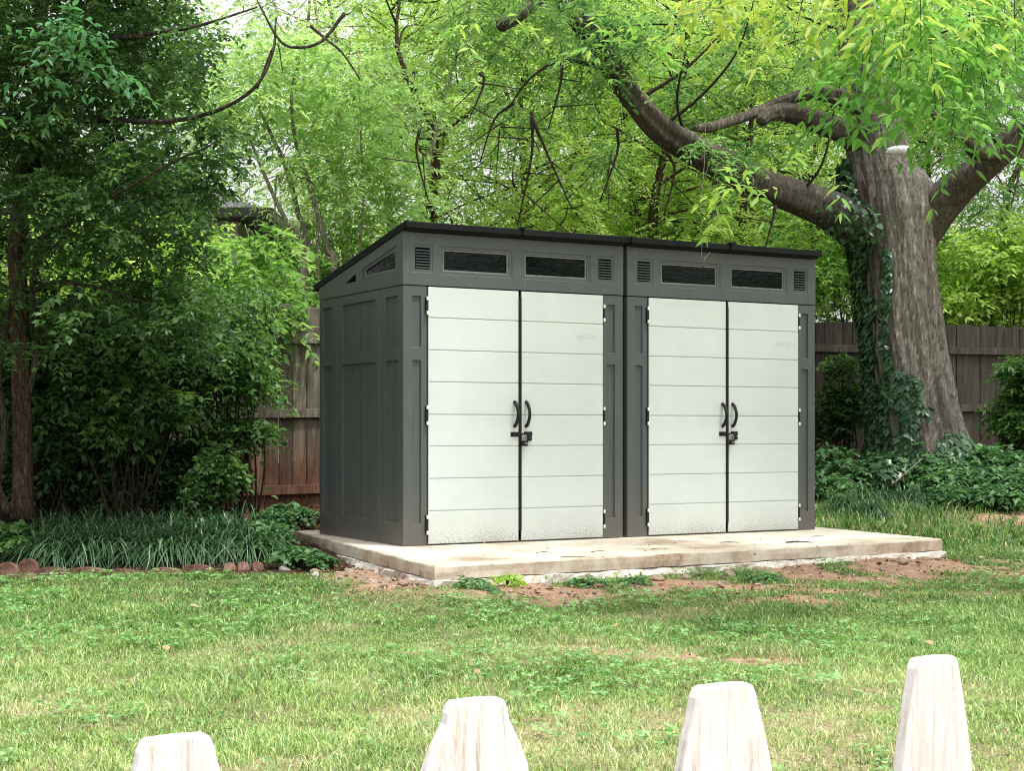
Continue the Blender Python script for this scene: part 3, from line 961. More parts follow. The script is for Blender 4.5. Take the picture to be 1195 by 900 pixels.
# ------------------------------------------------------------------ wooden privacy fence
def build_fence():
    A = Vector((-2.0, 15.0)); d = Vector((.872, .4995)).normalized(); nrm = Vector((d.y, -d.x))   # nrm points at the camera side
    root = empty('wooden_fence', (A.x, A.y, 0), math.atan2(d.y, d.x))
    tag(root, 'weathered wooden board fence behind the sheds and the big tree', 'fence')
    s0, s1 = -4.6, 13.5
    wx = lambda s: A + d * s
    base = lambda s: .20 + .012 * (s + 2)
    top = lambda s: 2.165 + .012 * (s + 2)
    V, F, At = [], [], []
    s = s0; i = 0
    while s < s1:
        w = .138 + random.uniform(-.003, .003)
        gap = random.choice([.004, .007, .010, .005]) if s < 1 else random.choice([.002, .004, .007])
        t = top(s) + random.uniform(-.018, .018); b = base(s) - .18
        y0, y1 = 0.0 + random.uniform(-.004, .004), .018
        tl = random.uniform(-.003, .003)
        P = [(s, y0, b), (s + w, y0, b), (s + w + tl, y0, t - .01), (s + w - .008 + tl, y0, t), (s + .008 + tl, y0, t), (s + tl, y0, t - .01)]
        n = len(V); V += P + [(x, y1, z) for x, y, z in P]
        F += [tuple(n + k for k in (0, 1, 2, 3, 4, 5))[::1], tuple(n + 6 + k for k in (5, 4, 3, 2, 1, 0))]
        for k in range(6): F.append((n + k, n + 6 + k, n + 6 + (k + 1) % 6, n + (k + 1) % 6))
        At += [random.random() ** .7 * (1 if s < 4.5 else .10)] * 12  # boards beyond the sheds coloured darker to carry the big tree's shade
        s += w + gap; i += 1
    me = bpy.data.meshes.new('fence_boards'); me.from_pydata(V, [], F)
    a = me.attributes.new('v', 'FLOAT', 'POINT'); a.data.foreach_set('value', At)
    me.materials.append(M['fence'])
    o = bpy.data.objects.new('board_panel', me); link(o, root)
    b = o.modifiers.new('bevel', 'BEVEL'); b.width = .003; b.segments = 1
    for zr in (.34, 1.08, 1.80):
        mb = MB()
        s = s0
        while s < s1:
            e = min(s + 2.44, s1)
            z0 = zr + .012 * (s + 2); z1 = zr + .012 * (e + 2)
            P = [(s, -.040, z0), (e, -.040, z1), (e, -.005, z1), (s, -.005, z0), (s, -.040, z0 + .088), (e, -.040, z1 + .088), (e, -.005, z1 + .088), (s, -.005, z0 + .088)]
            mb.add(P, [(0, 1, 5, 4), (1, 2, 6, 5), (2, 3, 7, 6), (3, 0, 4, 7), (4, 5, 6, 7), (3, 2, 1, 0)])
            s = e + .004
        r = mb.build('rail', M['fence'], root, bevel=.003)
        at_ = r.data.attributes.new('v', 'FLOAT', 'POINT'); at_.data.foreach_set('value', [.85 if v_.co.x < 4.5 else .15 for v_ in r.data.vertices])  # right-hand rails get the same tree shade in their colour
    s = s0 + 1.25
    while s < s1:
        mb = MB(); mb.box(s - .045, s + .045, .020, .11, 0, top(s) - .1)
        r = mb.build('post', M['fence'], root, bevel=.004)
        at_ = r.data.attributes.new('v', 'FLOAT', 'POINT'); at_.data.foreach_set('value', [.6] * len(r.data.vertices))
        s += 2.44
build_fence()

# ------------------------------------------------------------------ picket fence
def build_pickets():
    root = empty('picket_fence', (-.28, 1.3, gzf(0, 1.4)))
    tag(root, 'low weathered white picket fence in the near foreground', 'fence')
    ox, oy, oz = root.location
    d = Vector((.82, .445)).normalized()
    specs = [(-.281, 1.30, 860, .028, .0, .10), (-.034, 1.47, 817, .027, .01, .068), (.221, 1.56, 799, .031, -.012, .088), (.4825, 1.746, 767, .028, .004, .13)]
    step = .30
    specs += [(-.281 - d.x * step, 1.30 - d.y * step, 905, .028, 0, .08), (.4825 + d.x * step, 1.746 + d.y * step, 745, .029, .005, .1),
              (.4825 + d.x * step * 2, 1.746 + d.y * step * 2, 728, .029, -.01, .09)]
    for k, (x, y, v, hw, tilt, tp) in enumerate(specs):
        zt = CAMZ - (v - HY) / FPX * y - oz
        full = .056; hw = hw * 1.2
        # half outline from the top centre down
        prof = [(0, 0.0), (hw * .74, -.001), (hw * .86, -.0035), (hw * .97, -.012), (hw * 1.03, -.022), (hw * 1.03 + (full * .97 - hw * 1.03) * .56, -.022 - (tp - .022) * .5), (full * .97, -tp), (full, -tp - .03), (full, -.30), (full, -zt)]
        out = [(-a, b) for a, b in prof[::-1]] + prof[1:]
        V, n = [], len(out)
        a = math.atan2(d.y, d.x) + random.uniform(-.05, .05)
        ex = Vector((math.cos(a), math.sin(a), 0)); ey = Vector((-ex.y, ex.x, 0))
        for yy in (0, .019):
            for px, pz in out:
                q_ = Vector((x - ox, y - oy, zt + pz)) + ex * (px + tilt * (pz + .3) * 1.0) + ey * yy
                V.append(tuple(q_))
        F = [tuple(range(n)), tuple(range(2 * n - 1, n - 1, -1))] + [(i, n + i, n + (i + 1) % n, (i + 1) % n) for i in range(n)]
        mb = MB(); mb.add(V, F); mb.build('picket', M['picket'], root, bevel=.0035, seg=3)
    for zr in (.18, .52):
        mb = MB(); a = Vector((-.56 - ox, 1.145 - oy + .03, zr)); L = 1.55
        ex = Vector((d.x, d.y, 0)); ey = Vector((-d.y, d.x, 0))
        P = [a + ex * u * L + ey * (w * .035 + .012) + Vector((0, 0, h * .07)) for h in (0, 1) for w in (0, 1) for u in (0, 1)]
        mb.add(P, [(0, 2, 3, 1), (4, 5, 7, 6), (0, 1, 5, 4), (2, 6, 7, 3), (0, 4, 6, 2), (1, 3, 7, 5)])
        mb.build('rail', M['picket'], root, bevel=.003)
build_pickets()

# ------------------------------------------------------------------ big tree
def tube_obj(name, specs, m, parent, n=10, jit=.08, sm=4):
    mb = MB()
    for i, (pts, rad) in enumerate(specs):
        mb.tube(pts, rad, n, sm, jit, i * 3.1)
    return mb.build(name, m, parent, smooth=True, weld=False)

def twiggy(c, r, k, length, rad=.006):
    out = []
    for _ in range(k):
        a = random.uniform(0, 6.28); p = Vector(c) + Vector((random.uniform(-r, r), random.uniform(-r, r), random.uniform(-r, r) * .6))
        q_ = p + Vector((math.cos(a), math.sin(a), random.uniform(-.9, .3))) * length
        mid = (p + q_) / 2 + Vector((random.uniform(-1, 1), random.uniform(-1, 1), random.uniform(-1, 1))) * length * .15
        out.append(([p, mid, q_], [rad, rad * .7, rad * .3]))
    return out

BTY = 16.8
def build_big_tree():
    base = at(1075, 572, BTY)
    root = empty('big_tree', (base.x, base.y, gzf(base.x, base.y)))
    tag(root, 'massive old tree with thick grey-brown trunk leaning beside the right shed', 'tree')
    O = root.location
    # trunk: ridged tube with flaring roots
    k = BTY / FPX
    prof = [(1082, 590, 84), (1081, 570, 74), (1080, 548, 63), (1078, 520, 56), (1070, 470, 50), (1063, 420, 48), (1057, 370, 47), (1050, 320, 46.5), (1045, 280, 48),
            (1040, 245, 53), (1036, 215, 50), (1026, 185, 38), (1020, 150, 34), (1012, 100, 30), (1002, 40, 27), (995, -30, 24), (985, -120, 18)]
    P, R = catmull([at(u, v, BTY) for u, v, r in prof], [r * k for u, v, r in prof], 14)
    TP, TR = P, R
    n = 180
    V, F = [], []
    for i, (p, r) in enumerate(zip(P, R)):
        h = p.z - O.z
        for j in range(n):
            a = 2 * math.pi * j / n
            c, s = math.cos(a), math.sin(a)
            q_ = Vector((c * 1.6, s * 1.6, h * .5))
            wv = .25 * mnoise.noise(Vector((c * 2, s * 2, h * 1.3)))
            ridg = mnoise.noise(Vector((c * 1.3, s * 1.3, h * .35))) * .12 + mnoise.noise(Vector((c * 4 + wv, s * 4, h * .55 + 5))) * .085 \
                - abs(mnoise.noise(Vector((c * 9 + wv * 3, s * 9, h * 1.1)))) * .10 - abs(mnoise.noise(Vector((c * 20 + wv * 5, s * 20, h * 2.6)))) * .05 + mnoise.noise(Vector((c * 34, s * 34, h * 7))) * .014
            fl = max(0, 1 - h / .9)
            root_l = (max(0, math.cos(a * 2.5 + .6)) ** 2) * fl ** 1.7 * .55
            rr = r * (1 + ridg + root_l)
            V.append((p.x - O.x + c * rr, p.y - O.y + s * rr, p.z - O.z))
    for i in range(len(P) - 1):
        for j in range(n):
            a, b = i * n + j, i * n + (j + 1) % n
            F.append((a, b, b + n, a + n))
    mb = MB(); mb.add(V, F)
    trunk = mb.build('trunk', M['bark_big'], root, smooth=True, weld=False)
    def loc(u, v, Y): return at(u, v, Y) - O
    def limb(name, pts, n=28, m='bark_big', jit=.2):
        ps = [loc(u, v, Y) for u, v, Y, r in pts]; rr = [r * Y / FPX for u, v, Y, r in pts]
        return tube_obj(name, [(ps, rr)], M[m], root, n, jit, 6)
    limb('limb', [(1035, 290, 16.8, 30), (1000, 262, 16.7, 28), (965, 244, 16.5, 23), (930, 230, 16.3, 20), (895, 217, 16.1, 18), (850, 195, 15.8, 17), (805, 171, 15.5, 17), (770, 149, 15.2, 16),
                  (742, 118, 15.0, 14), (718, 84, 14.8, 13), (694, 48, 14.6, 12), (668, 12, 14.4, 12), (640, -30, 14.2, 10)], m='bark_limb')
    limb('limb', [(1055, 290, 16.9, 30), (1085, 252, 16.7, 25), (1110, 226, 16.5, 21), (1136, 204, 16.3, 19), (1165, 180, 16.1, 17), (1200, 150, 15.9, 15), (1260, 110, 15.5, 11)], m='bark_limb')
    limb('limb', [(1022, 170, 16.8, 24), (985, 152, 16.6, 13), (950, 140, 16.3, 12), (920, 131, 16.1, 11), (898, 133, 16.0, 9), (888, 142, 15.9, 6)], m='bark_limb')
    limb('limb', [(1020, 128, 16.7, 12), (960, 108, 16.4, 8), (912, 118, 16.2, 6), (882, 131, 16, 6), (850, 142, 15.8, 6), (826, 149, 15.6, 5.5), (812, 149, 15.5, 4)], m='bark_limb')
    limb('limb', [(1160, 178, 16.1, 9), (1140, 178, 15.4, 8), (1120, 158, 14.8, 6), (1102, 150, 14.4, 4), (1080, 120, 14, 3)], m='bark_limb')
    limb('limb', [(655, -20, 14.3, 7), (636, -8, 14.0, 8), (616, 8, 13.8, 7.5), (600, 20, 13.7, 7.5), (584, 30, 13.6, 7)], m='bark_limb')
    # fine branches through the crown
    tw = []
    paths = [[(770, 150, 15.2), (820, 110, 15), (860, 60, 14.8), (880, 0, 14.6)], [(742, 118, 15), (800, 80, 15), (850, 30, 15)],
             [(850, 196, 15.8), (838, 240, 15.4), (822, 262, 15.1)], [(930, 230, 16.3), (960, 190, 16), (975, 120, 15.8), (990, 60, 15.6)],
             [(1012, 100, 16.8), (1060, 60, 16), (1120, 30, 15.5), (1190, 20, 15)], [(1002, 40, 16.8), (940, 20, 16), (880, -20, 15.5)],
             [(1165, 180, 16.1), (1150, 120, 15.6), (1160, 60, 15.2), (1190, 10, 15)], [(718, 84, 14.8), (660, 70, 14.5), (620, 90, 14.3), (590, 130, 14.2)],
             [(694, 48, 14.6), (740, 30, 14.4), (790, 28, 14.2)], [(805, 172, 15.5), (790, 120, 15.2), (800, 60, 15)],
             [(1200, 150, 15.9), (1190, 200, 15.2), (1180, 240, 14.9)]]
    for pth in paths:
        r0 = random.uniform(.016, .028)
        pp = [loc(*q_) for q_ in pth]
        tw.append((pp, [r0 * (1 - .7 * i / (len(pp) - 1)) for i in range(len(pp))]))
    # drooping twigs
    for u0, v0, u1, v1, Y in ((620, 130, 604, 262, 14.2), (620, 135, 668, 245, 14.2), (600, 120, 560, 190, 14.3), (655, 70, 640, 150, 14.4), (560, 85, 548, 138, 14.3), (720, 150, 700, 235, 15), (905, 240, 890, 300, 16),
                              (780, 180, 775, 250, 15.2), (490, 150, 500, 235, 15)):
        a, b = loc(u0, v0, Y), loc(u1, v1, Y)
        mid = (a + b) / 2 + Vector((random.uniform(-.15, .15), 0, .12))
        tw.append(([a, mid, b], [.018, .012, .006]))
        for _ in range(3):
            t = random.uniform(.2, .8); p = a.lerp(b, t)
            tw.append(([p, p + Vector((random.uniform(-.5, .5), random.uniform(-.2, .2), random.uniform(-.5, .1)))], [.008, .003]))
    for sp_ in tw: tube_obj('branch', [sp_], M['twig'], root, 6, 0, 4)
    # crown: clumps of pinnate leaves
    parts = []
    cl = []
    spots = [(700, 60, 14.6), (760, 30, 14.8), (800, 95, 14.9), (850, 60, 15), (880, 100, 15.2), (820, 10, 15), (900, 20, 15.4), (960, 60, 15.8), (940, 105, 15.9), (990, 20, 16), (1050, 30, 16.2), (1090, 80, 16.3),
             (1120, 20, 15.6), (1150, 90, 15.4), (1180, 40, 15.2), (1185, 110, 15.2), (1170, 225, 15), (1150, 140, 15.2), (640, 40, 14.3), (600, 60, 14.3), (560, 20, 14.2), (590, 120, 14.2), (640, 110, 14.2),
             (530, 60, 14.5), (700, 0, 14.5), (850, 130, 15.3), (780, 130, 15), (1040, 90, 16), (720, 180, 14.9), (875, 165, 15.4), (620, -20, 14.2), (1010, 130, 15.7), (1130, 235, 15.9), (1100, 130, 15.2), (1195, 160, 15.1)]
    for u, v, Y in spots:
        cl.append((u, v, Y + 1.9, random.uniform(.32, .52)))
    for _ in range(30):        # the rest of the crown, above the frame
        cl.append((random.uniform(520, 1500), random.uniform(-620, -40), random.uniform(14, 20), random.uniform(.5, .9)))
    for _ in range(26):        # boughs reaching out over the right shed and the lawn
        p_ = (random.uniform(1.0, 6.5), random.uniform(7.5, 14), random.uniform(5.2, 8.0))
        cl.append((p_[0] / p_[1] * FPX + CX, HY - (p_[2] - CAMZ) / p_[1] * FPX, p_[1], random.uniform(.5, .85)))
    for u, v, Y in ((690, 60, 14.3), (735, 60, 14.5), (705, 100, 14.5), (835, 175, 15.2), (740, 35, 14.2), (655, 25, 13.6), (632, -5, 13.4), (672, 8, 13.9), (700, 20, 14.2), (870, 185, 15.6)):
        cl.append((u, v, Y, .26))
    for u, v, Y, r in cl:
        c = loc(u, v, Y)
        nf = int(105 * r * r) + 10
        parts.append(spray_ball(c, r, nf, R=.34, n=8, L=.085, W=.026, droop=.4))
    V, F, A = merge(parts)
    raw_mesh('crown', V, F, M['leaf_oak'], {'v': A}, parent=root)
    # long drooping sprays that hang nearer the camera
    parts, tw = [], []
    hang = [(1005, -60, 985, 40, 7.6), (1040, -60, 1010, 110, 7.4), (1060, -60, 1050, 90, 7.2), (1085, -60, 1075, 60, 7.0), (1100, -60, 1110, 150, 7.6), (960, -60, 925, 55, 7.8), (1130, -60, 1150, 115, 7.5),
            (1075, -20, 1025, 112, 7.5), (1110, 0, 1092, 128, 7.3), (1180, -60, 1185, 60, 7.6), (900, -50, 880, 20, 8), (1060, 40, 1130, 175, 7.8), (1030, 20, 975, 128, 7.9), (1110, 60, 1100, 150, 7.9), (985, 20, 1000, 125, 7.8), (830, -50, 822, 14, 8.1), (1140, 10, 1165, 120, 7.9)]
    for u0, v0, u1, v1, Y in hang:
        a, b = loc(u0, v0, Y + .3), loc(u1, v1, Y)
        mid = (a + b) / 2 + Vector((random.uniform(-.06, .06), 0, .08))
        mid = mid + Vector((random.uniform(-.12, .12), 0, .05)); tw.append(([a, mid, b], [.0035, .003, .0015]))
        n = int((b - a).length / .05) + 3
        t = np.linspace(.12, 1, n)
        A_, B_, C_ = np.array(a), np.array(mid), np.array(b)
        P = A_ * ((1 - t) ** 2)[:, None] + B_ * (2 * t * (1 - t))[:, None] + C_ * (t ** 2)[:, None]
        D = np.stack([np.where(np.arange(n) % 2, 1, -1) * .9 + rs.randn(n) * .4, rs.randn(n) * .7, -.25 + rs.randn(n) * .3], -1)
        tone = np.clip(.22 + .75 * sst(95, -20, (v0 + (v1 - v0) * t)) + rs.randn(n) * .15, 0, 1)
        if u1 < 930: tone = tone * .4 + .6
        parts.append(fronds(P, D, .18 + .12 * rs.rand(n), 5, .098, .027, droop=.55, hi=True, jit=.28, tone=tone))
    for u, v, Y, k in ((880, 214, 9, 5), (862, 216, 9, 4), (905, 212, 9, 3), (745, 60, 9.5, 6), (735, 48, 9.5, 4), (560, 30, 10, 4), (700, 35, 10, 5)):
        c = np.array(loc(u, v, Y))
        P = c + rs.randn(k, 3) * np.array([.12, .1, .05]); D = rs.randn(k, 3) * np.array([1, .4, .25])
        tone = np.full(k, .12 if u < 200 else .6)
        parts.append(fronds(P, D, np.full(k, .2), 4, .10, .03, droop=.4, hi=True, tone=tone))
    V, F, A = merge(parts)
    hb = raw_mesh('hanging_leaves', V, F, M['leaf_near'], {'v': A}, parent=root, smooth=False)
    tube_obj('hanging_twigs', tw, M['twig'], root, 6, 0, 4)
    # ivy creeping up the left flank of the trunk
    iv = empty('ivy', (O.x - .5, O.y - .4, O.z))
    tag(iv, 'dark ivy climbing the left flank of the big trunk', 'ivy')
    IO = iv.location
    n = 44000
    PA = np.array([tuple(p) for p in TP]); RA = np.array(TR)
    hi_ = np.array([p.z for p in TP])
    zz = O.z + 4.2 * rs.rand(n) ** 1.0
    aa = math.pi * (1.0 + (rs.rand(n) * 1.25 - .45))      # around the left/camera side: pi = -x, 1.5pi = -y
    cx = np.interp(zz, hi_, PA[:, 0]); cy = np.interp(zz, hi_, PA[:, 1]); rr = np.interp(zz, hi_, RA)
    h = zz - O.z
    c, s = np.cos(aa), np.sin(aa)
    edge = math.pi * (1.17 + .05 * np.sin(h * 2.1 + 1) + .12 * sst(1.1, .2, h))
    jag = (vn(aa * 1.6, h, .25, 3) - .5) * .8 + (vn(aa * 1.6, h, .09, 6) - .5) * .5
    keep = (aa + jag < edge) & (rs.rand(n) < .45 + .9 * vn(aa * 1.4, h, .3, 8)) & (h < 3.2 + .5 * vn(aa * 3, h * 0, .3, 4))
    clump = (np.hypot((aa - 1.36 * math.pi) / .30, (h - 1.0 - .0) / .28) < 1 + (vn(aa, h, .15, 4) - .5)) | (np.hypot((aa - 1.62 * math.pi) / .5, (h - .35) / .3) < 1)
    strand = (np.abs(aa - math.pi * (1.30 + .05 * np.sin(h * 3))) < .07) & (h < 2.6) & (rs.rand(n) < .7)
    keep |= clump & (rs.rand(n) < .8); keep |= strand
    fl = np.clip(1 - h / .9, 0, 1)
    root_l = (np.maximum(0, np.cos(aa * 2.5 + .6)) ** 2) * fl ** 1.7 * .55
    off = rr * (1.03 + root_l) + .01 + .055 * rs.rand(n) * (1 + .8 * fl)
    Pn = np.stack([cx + c * off - IO.x, cy + s * off - IO.y, zz - IO.z], -1)[keep]
    Nn = np.stack([c, s, np.full(n, .25)], -1)[keep]
    pr = [ivy_leaves(Pn, Nn, .05 + .035 * rs.rand(len(Pn)))]
    # ivy on the first stretch of the left limb, and heaped at the foot
    m = 650
    t = rs.rand(m)
    LP = np.array([tuple(at(u, v, Y)) for u, v, Y in ((1010, 268, 16.5), (985, 252, 16.3), (962, 250, 16.2))])
    idx = t * 2; i0 = idx.astype(int).clip(0, 1); fr = (idx - i0)[:, None]
    ctr = LP[i0] * (1 - fr) + LP[i0 + 1] * fr
    nn = unit(rs.randn(m, 3) + np.array([0, -.8, -.1]))
    kp = rs.rand(m) < (1.1 - t * 1.1) * (.2 + 1.2 * vn(t * 3 + nn[:, 0], nn[:, 2], .3, 2))
    ctr, nn, t = ctr[kp], nn[kp], t[kp]
    pr.append(ivy_leaves(ctr + nn * (.27 - .03 * t)[:, None] - np.array(IO), nn, .045 + .035 * rs.rand(len(t))))
    m = 4200
    q_ = unit(rs.randn(m, 3)); q_[:, 2] = np.abs(q_[:, 2])
    ctr = np.array(at(1035, 560, 16.2))
    pp = ctr + q_ * np.array([.30, .30, .26]) * (.7 + .35 * rs.rand(m, 1))
    pr.append(ivy_leaves(pp - np.array(IO), q_ + np.array([0, 0, .4]), .05 + .04 * rs.rand(m)))
    V, F, A = merge(pr)
    raw_mesh('leaves', V, F, M['ivy'], {'v': A}, parent=iv)
    stems = []
    for k_ in range(6):
        a0 = math.pi * random.uniform(.9, 1.25); pts = []
        for hh in (0, .6, 1.3, 2.0, 2.8, 3.4):
            z = O.z + hh; a0 += random.uniform(-.12, .12)
            r = float(np.interp(z, hi_, RA)) * 1.05 + .01
            pts.append((float(np.interp(z, hi_, PA[:, 0])) + math.cos(a0) * r - IO.x, float(np.interp(z, hi_, PA[:, 1])) + math.sin(a0) * r - IO.y, hh))
        stems.append((pts, [.016, .015, .013, .011, .009, .006]))
    tube_obj('stems', stems, M['bark_dark'], iv, 6, 0, 3)
    # flood lamp fixed in the fork
    fl_ = empty('flood_lamp', tuple(at(1048, 176, 16.0)))
    tag(fl_, 'small white flood lamp fixed high on the fork of the big tree', 'lamp')
    b = MB(); b.tube([(-.10, .03, 0), (-.02, 0, .01), (.05, -.03, .0), (.085, -.045, -.01)], [.035, .045, .052, .056], 16, 3)
    b.build('housing', M['white_plastic'], fl_, smooth=True)
    b = MB(); b.tube([(.083, -.045, -.008), (.093, -.050, -.012)], [.040, .040], 16, 1); b.build('lens', M['strip'], fl_)
    b = MB(); b.tube([(-.10, .04, -.0), (-.09, .12, -.05), (-.03, .40, -.12)], [.014, .014, .014], 8, 3); b.build('bracket', M['white_plastic'], fl_)
    # a twig with forked end that dangles before the right shed
    tg = empty('dangling_twig', tuple(at(819, 240, 10.9)))
    tag(tg, 'thin pale twig dangling in front of the right shed window', 'twig')
    z = lambda u, v, Y=10.9: at(u, v, Y) - at(819, 240, 10.9)
    tube_obj('stem', [([z(824, 120, 11.4), z(822, 190, 11.2), z(818, 240), z(819, 285), z(818, 308)], [.0022] * 5), ([z(818, 308), z(824, 300), z(829, 294)], [.005, .004, .003]),
                      ([z(822, 300), z(821, 312)], [.004, .003]), ([z(820, 215, 11), z(832, 180, 11), z(850, 160, 11)], [.002, .002, .001])], M['bark_pale'], tg, 5, 0, 3)
build_big_tree()

# ------------------------------------------------------------------ trees beyond the fence
def proto_tree(name, seed, leafm, barkm, H, crown_z, rx, rz, ncl, nf, L, W, R=.42, npin=7, trunk_r=.14, multi=1, lean=0.0, rcl=(.55, 1.0)):
    global rs
    rs = np.random.RandomState(seed); random.seed(seed)
    root = empty(name, (0, 0, 0))
    specs = []; sk = []
    for t in range(multi):
        a = random.uniform(0, 6.28); sp = (.0 if multi == 1 else .35)
        pts = [Vector((math.cos(a) * sp * i * .6 + lean * i * .5 + random.uniform(-.15, .15) * i * .5, math.sin(a) * sp * i * .6 + random.uniform(-.15, .15) * i * .5, H * i / 6)) for i in range(7)]
        specs.append((pts, [trunk_r * (1.25 - .18 * i) for i in range(7)]))
        p2, _ = catmull(pts, [1] * 7, 3); sk += p2
    parts = []
    for i in range(ncl):
        u = Vector((random.gauss(0, 1), random.gauss(0, 1), random.gauss(0, 1))).normalized() * random.uniform(.45, 1)
        c = Vector((u.x * rx + lean * 3, u.y * rx, crown_z + u.z * rz))
        if c.z < 2.3: c.z = random.uniform(2.3, 3.5)
        r = random.uniform(*rcl)
        parts.append(spray_ball(tuple(c), r, int(nf * r * r), R=R, n=npin, L=L, W=W, droop=.4, out=(u.x, u.y, 0)))
        cand = [p for p in sk if p.z < c.z - .2] or sk[:3]
        b = min(cand, key=lambda p: (p - c).length)
        mid = (b + c) / 2 + Vector((random.uniform(-.3, .3), random.uniform(-.3, .3), random.uniform(-.25, .25)))
        specs.append(([b, mid, c], [trunk_r * .22, trunk_r * .13, trunk_r * .05]))
        specs += twiggy(c, r * .6, 3, r * .9, .009)
    tube_obj('trunk', specs, M[barkm], root, 7, 0, 3)
    V, F, A = merge(parts)
    raw_mesh('crown', V, F, M[leafm], {'v': A}, parent=root)
    return root

def side_trees():
    # the trees on the right hand side of the yard, which the shed windows mirror
    for x, y, rz, s_, lb in ((12.5, 8.5, 1.1, .95, 'green tree on the right side of the yard nearest the sheds'), (13.5, 3.5, 2.9, 1.05, 'green tree on the right side of the yard, middle of three'), (12.5, -2.5, 4.6, 1.0, 'green tree on the right side of the yard behind the pickets')):
        t = copy_tree(lime); place(t, 0, 1, rz, s_, lb, group='trees on the right side of the yard', leafm='leaf_oak')
        t.location = (x, y, gzf(x, y) - .05)

def place(root, u, Y, rz, s, label, cat='tree', group='trees beyond the fence', leafm=None, sz=None):
    x = (u - CX) / FPX * Y
    root.location = (x, Y, gzf(x, Y) - .05); root.rotation_euler = (0, 0, rz); root.scale = (s, s, sz or s)
    tag(root, label, cat, group)
    if leafm:
        for c in kids(root):
            if c.name.startswith('crown'):
                c.data = c.data.copy(); c.data.materials[0] = M[leafm]
    return root

lime = proto_tree('leafy_tree', 11, 'leaf_lime', 'bark_red', 7.0, 4.9, 3.0, 3.2, 58, 78, .082, .029, trunk_r=.09, multi=2)
place(lime, 560, 21.0, .3, 1.0, 'lime green feathery tree standing just behind the left shed roof')
for u, Y, rz, s, lb, lm in (
        (650, 24.0, .8, 1.0, 'lime green tree behind the centre of the left shed roof', None),
        (480, 24.5, 2.2, 1.0, 'lime green tree behind the left shed roof corner', None),
        (850, 25.0, 5.2, 1.0, 'lime green tree behind the right half of the right shed', None),
        (760, 22.0, 1.9, 1.05, 'lime green tree behind the middle of the two shed roofs', None),
        (905, 21.5, 3.7, .92, 'yellow green tree seen between right shed roof and long limb', None),
        (660, 27.0, 5.0, 1.1, 'tall pale tree behind the row of lime trees', 'leaf_pale'),
        (1130, 22.0, 2.7, .88, 'green tree seen right of the big trunk above the fence', 'leaf_mid'),
        (1240, 23.5, .9, 1.1, 'green tree cut by the right edge of the picture', 'leaf_mid'),
        (1010, 25.5, 4.2, 1.1, 'deep green tree behind the big trunk and its fork', 'leaf_mid')):
    place(copy_tree(lime), u, Y, rz, s, lb, leafm=lm)
side_trees()
pale = proto_tree('slender_tree', 23, 'leaf_pale', 'bark_pale', 8.0, 6.2, 2.7, 2.7, 34, 54, .09, .030, R=.5, npin=8, trunk_r=.05, multi=4)
place(pale, 445, 20.5, 1.0, 1.0, 'pale feathery tree on thin grey stems above left shed')
for u, Y, rz, s, lb, lm in (
        (330, 30.0, 4.4, 1.0, 'pale tree far behind the slender leaning stems', None),
        (830, 31.0, .2, 1.15, 'tall far tree behind the right shed roof', 'leaf_lime'),
        (60, 24.0, 3.1, 1.15, 'green tree hidden behind the dark left tree', 'leaf_mid')):
    place(copy_tree(pale), u, Y, rz, s, lb, leafm=lm)

# far wood that closes the view: one mass
def far_wood():
    global rs
    rs = np.random.RandomState(5)
    parts = []
    for i in range(150):
        x = rs.uniform(-20, 24); y = rs.uniform(36, 46); z = rs.uniform(.5, 6.5 if x > -6 else 4.5)
        parts.append(spray_ball((x, y, z), 1.7, 120, R=.8, n=5, L=.26, W=.12, droop=.4))
    V, F, A = merge(parts)
    o = raw_mesh('far_wood', V, F, M['leaf_far'], {'v': A})
    tag(o, 'far off green wood closing the view behind the trees', 'wood', kind='stuff')
far_wood()

# slender leaning saplings left of the shed
def sapling(paths, Y, label, leafs, name='sapling', leafm='leaf_pale', L=.11, W=.035, fr=26, cr=.5):
    b = at(paths[0][0][0], 590, Y)
    root = empty(name, (b.x, b.y, gzf(b.x, b.y))); O = root.location
    tag(root, label, 'tree', 'slender saplings left of the sheds')
    sp = []
    for pth, r in [(p[:-1], p[-1]) for p in paths]:
        pts = [at(u, v, Y) - O for u, v in pth]
        pts = [Vector((pts[0].x, 0, 0))] + pts
        r *= .68; sp.append((pts, [r * (1.15 - .75 * i / (len(pts) - 1)) for i in range(len(pts))]))
    tube_obj('trunk', sp, M['bark_pale'], root, 8, .05, 4)
    parts = []
    for u, v, dy, r in leafs:
        c = at(u, v, Y + dy) - O
        parts.append(spray_ball(tuple(c), r, int(fr * (r / .5) ** 2) + 4, R=.5, n=8, L=L, W=W, droop=.45))
    V, F, A = merge(parts)
    raw_mesh('crown', V, F, M[leafm], {'v': A}, parent=root)
rs = np.random.RandomState(31); random.seed(31)
sapling([[(352, 300), (336, 262), (321, 232), (303, 190), (286, 150), (262, 110), .045], [(321, 232), (330, 215), (345, 190), .015]], 17.4, 'pale leaning sapling stem, leftmost of the slender three',
        [(262, 100, 0, .5), (290, 130, .3, .4), (255, 150, .5, .45), (345, 190, 0, .35), (300, 100, -.3, .5), (320, 60, 0, .5), (285, 60, 0, .4)])
sapling([[(358, 300), (348, 250), (337, 205), (318, 160), (300, 120), (290, 70), .05]], 17.8, 'pale leaning sapling stem in the middle of the slender three',
        [(345, 130, 0, .5), (360, 165, 0, .45), (310, 80, .2, .5), (370, 100, .4, .5), (400, 150, 0, .45), (385, 200, .5, .45), (425, 190, .2, .5), (400, 240, .3, .5)])
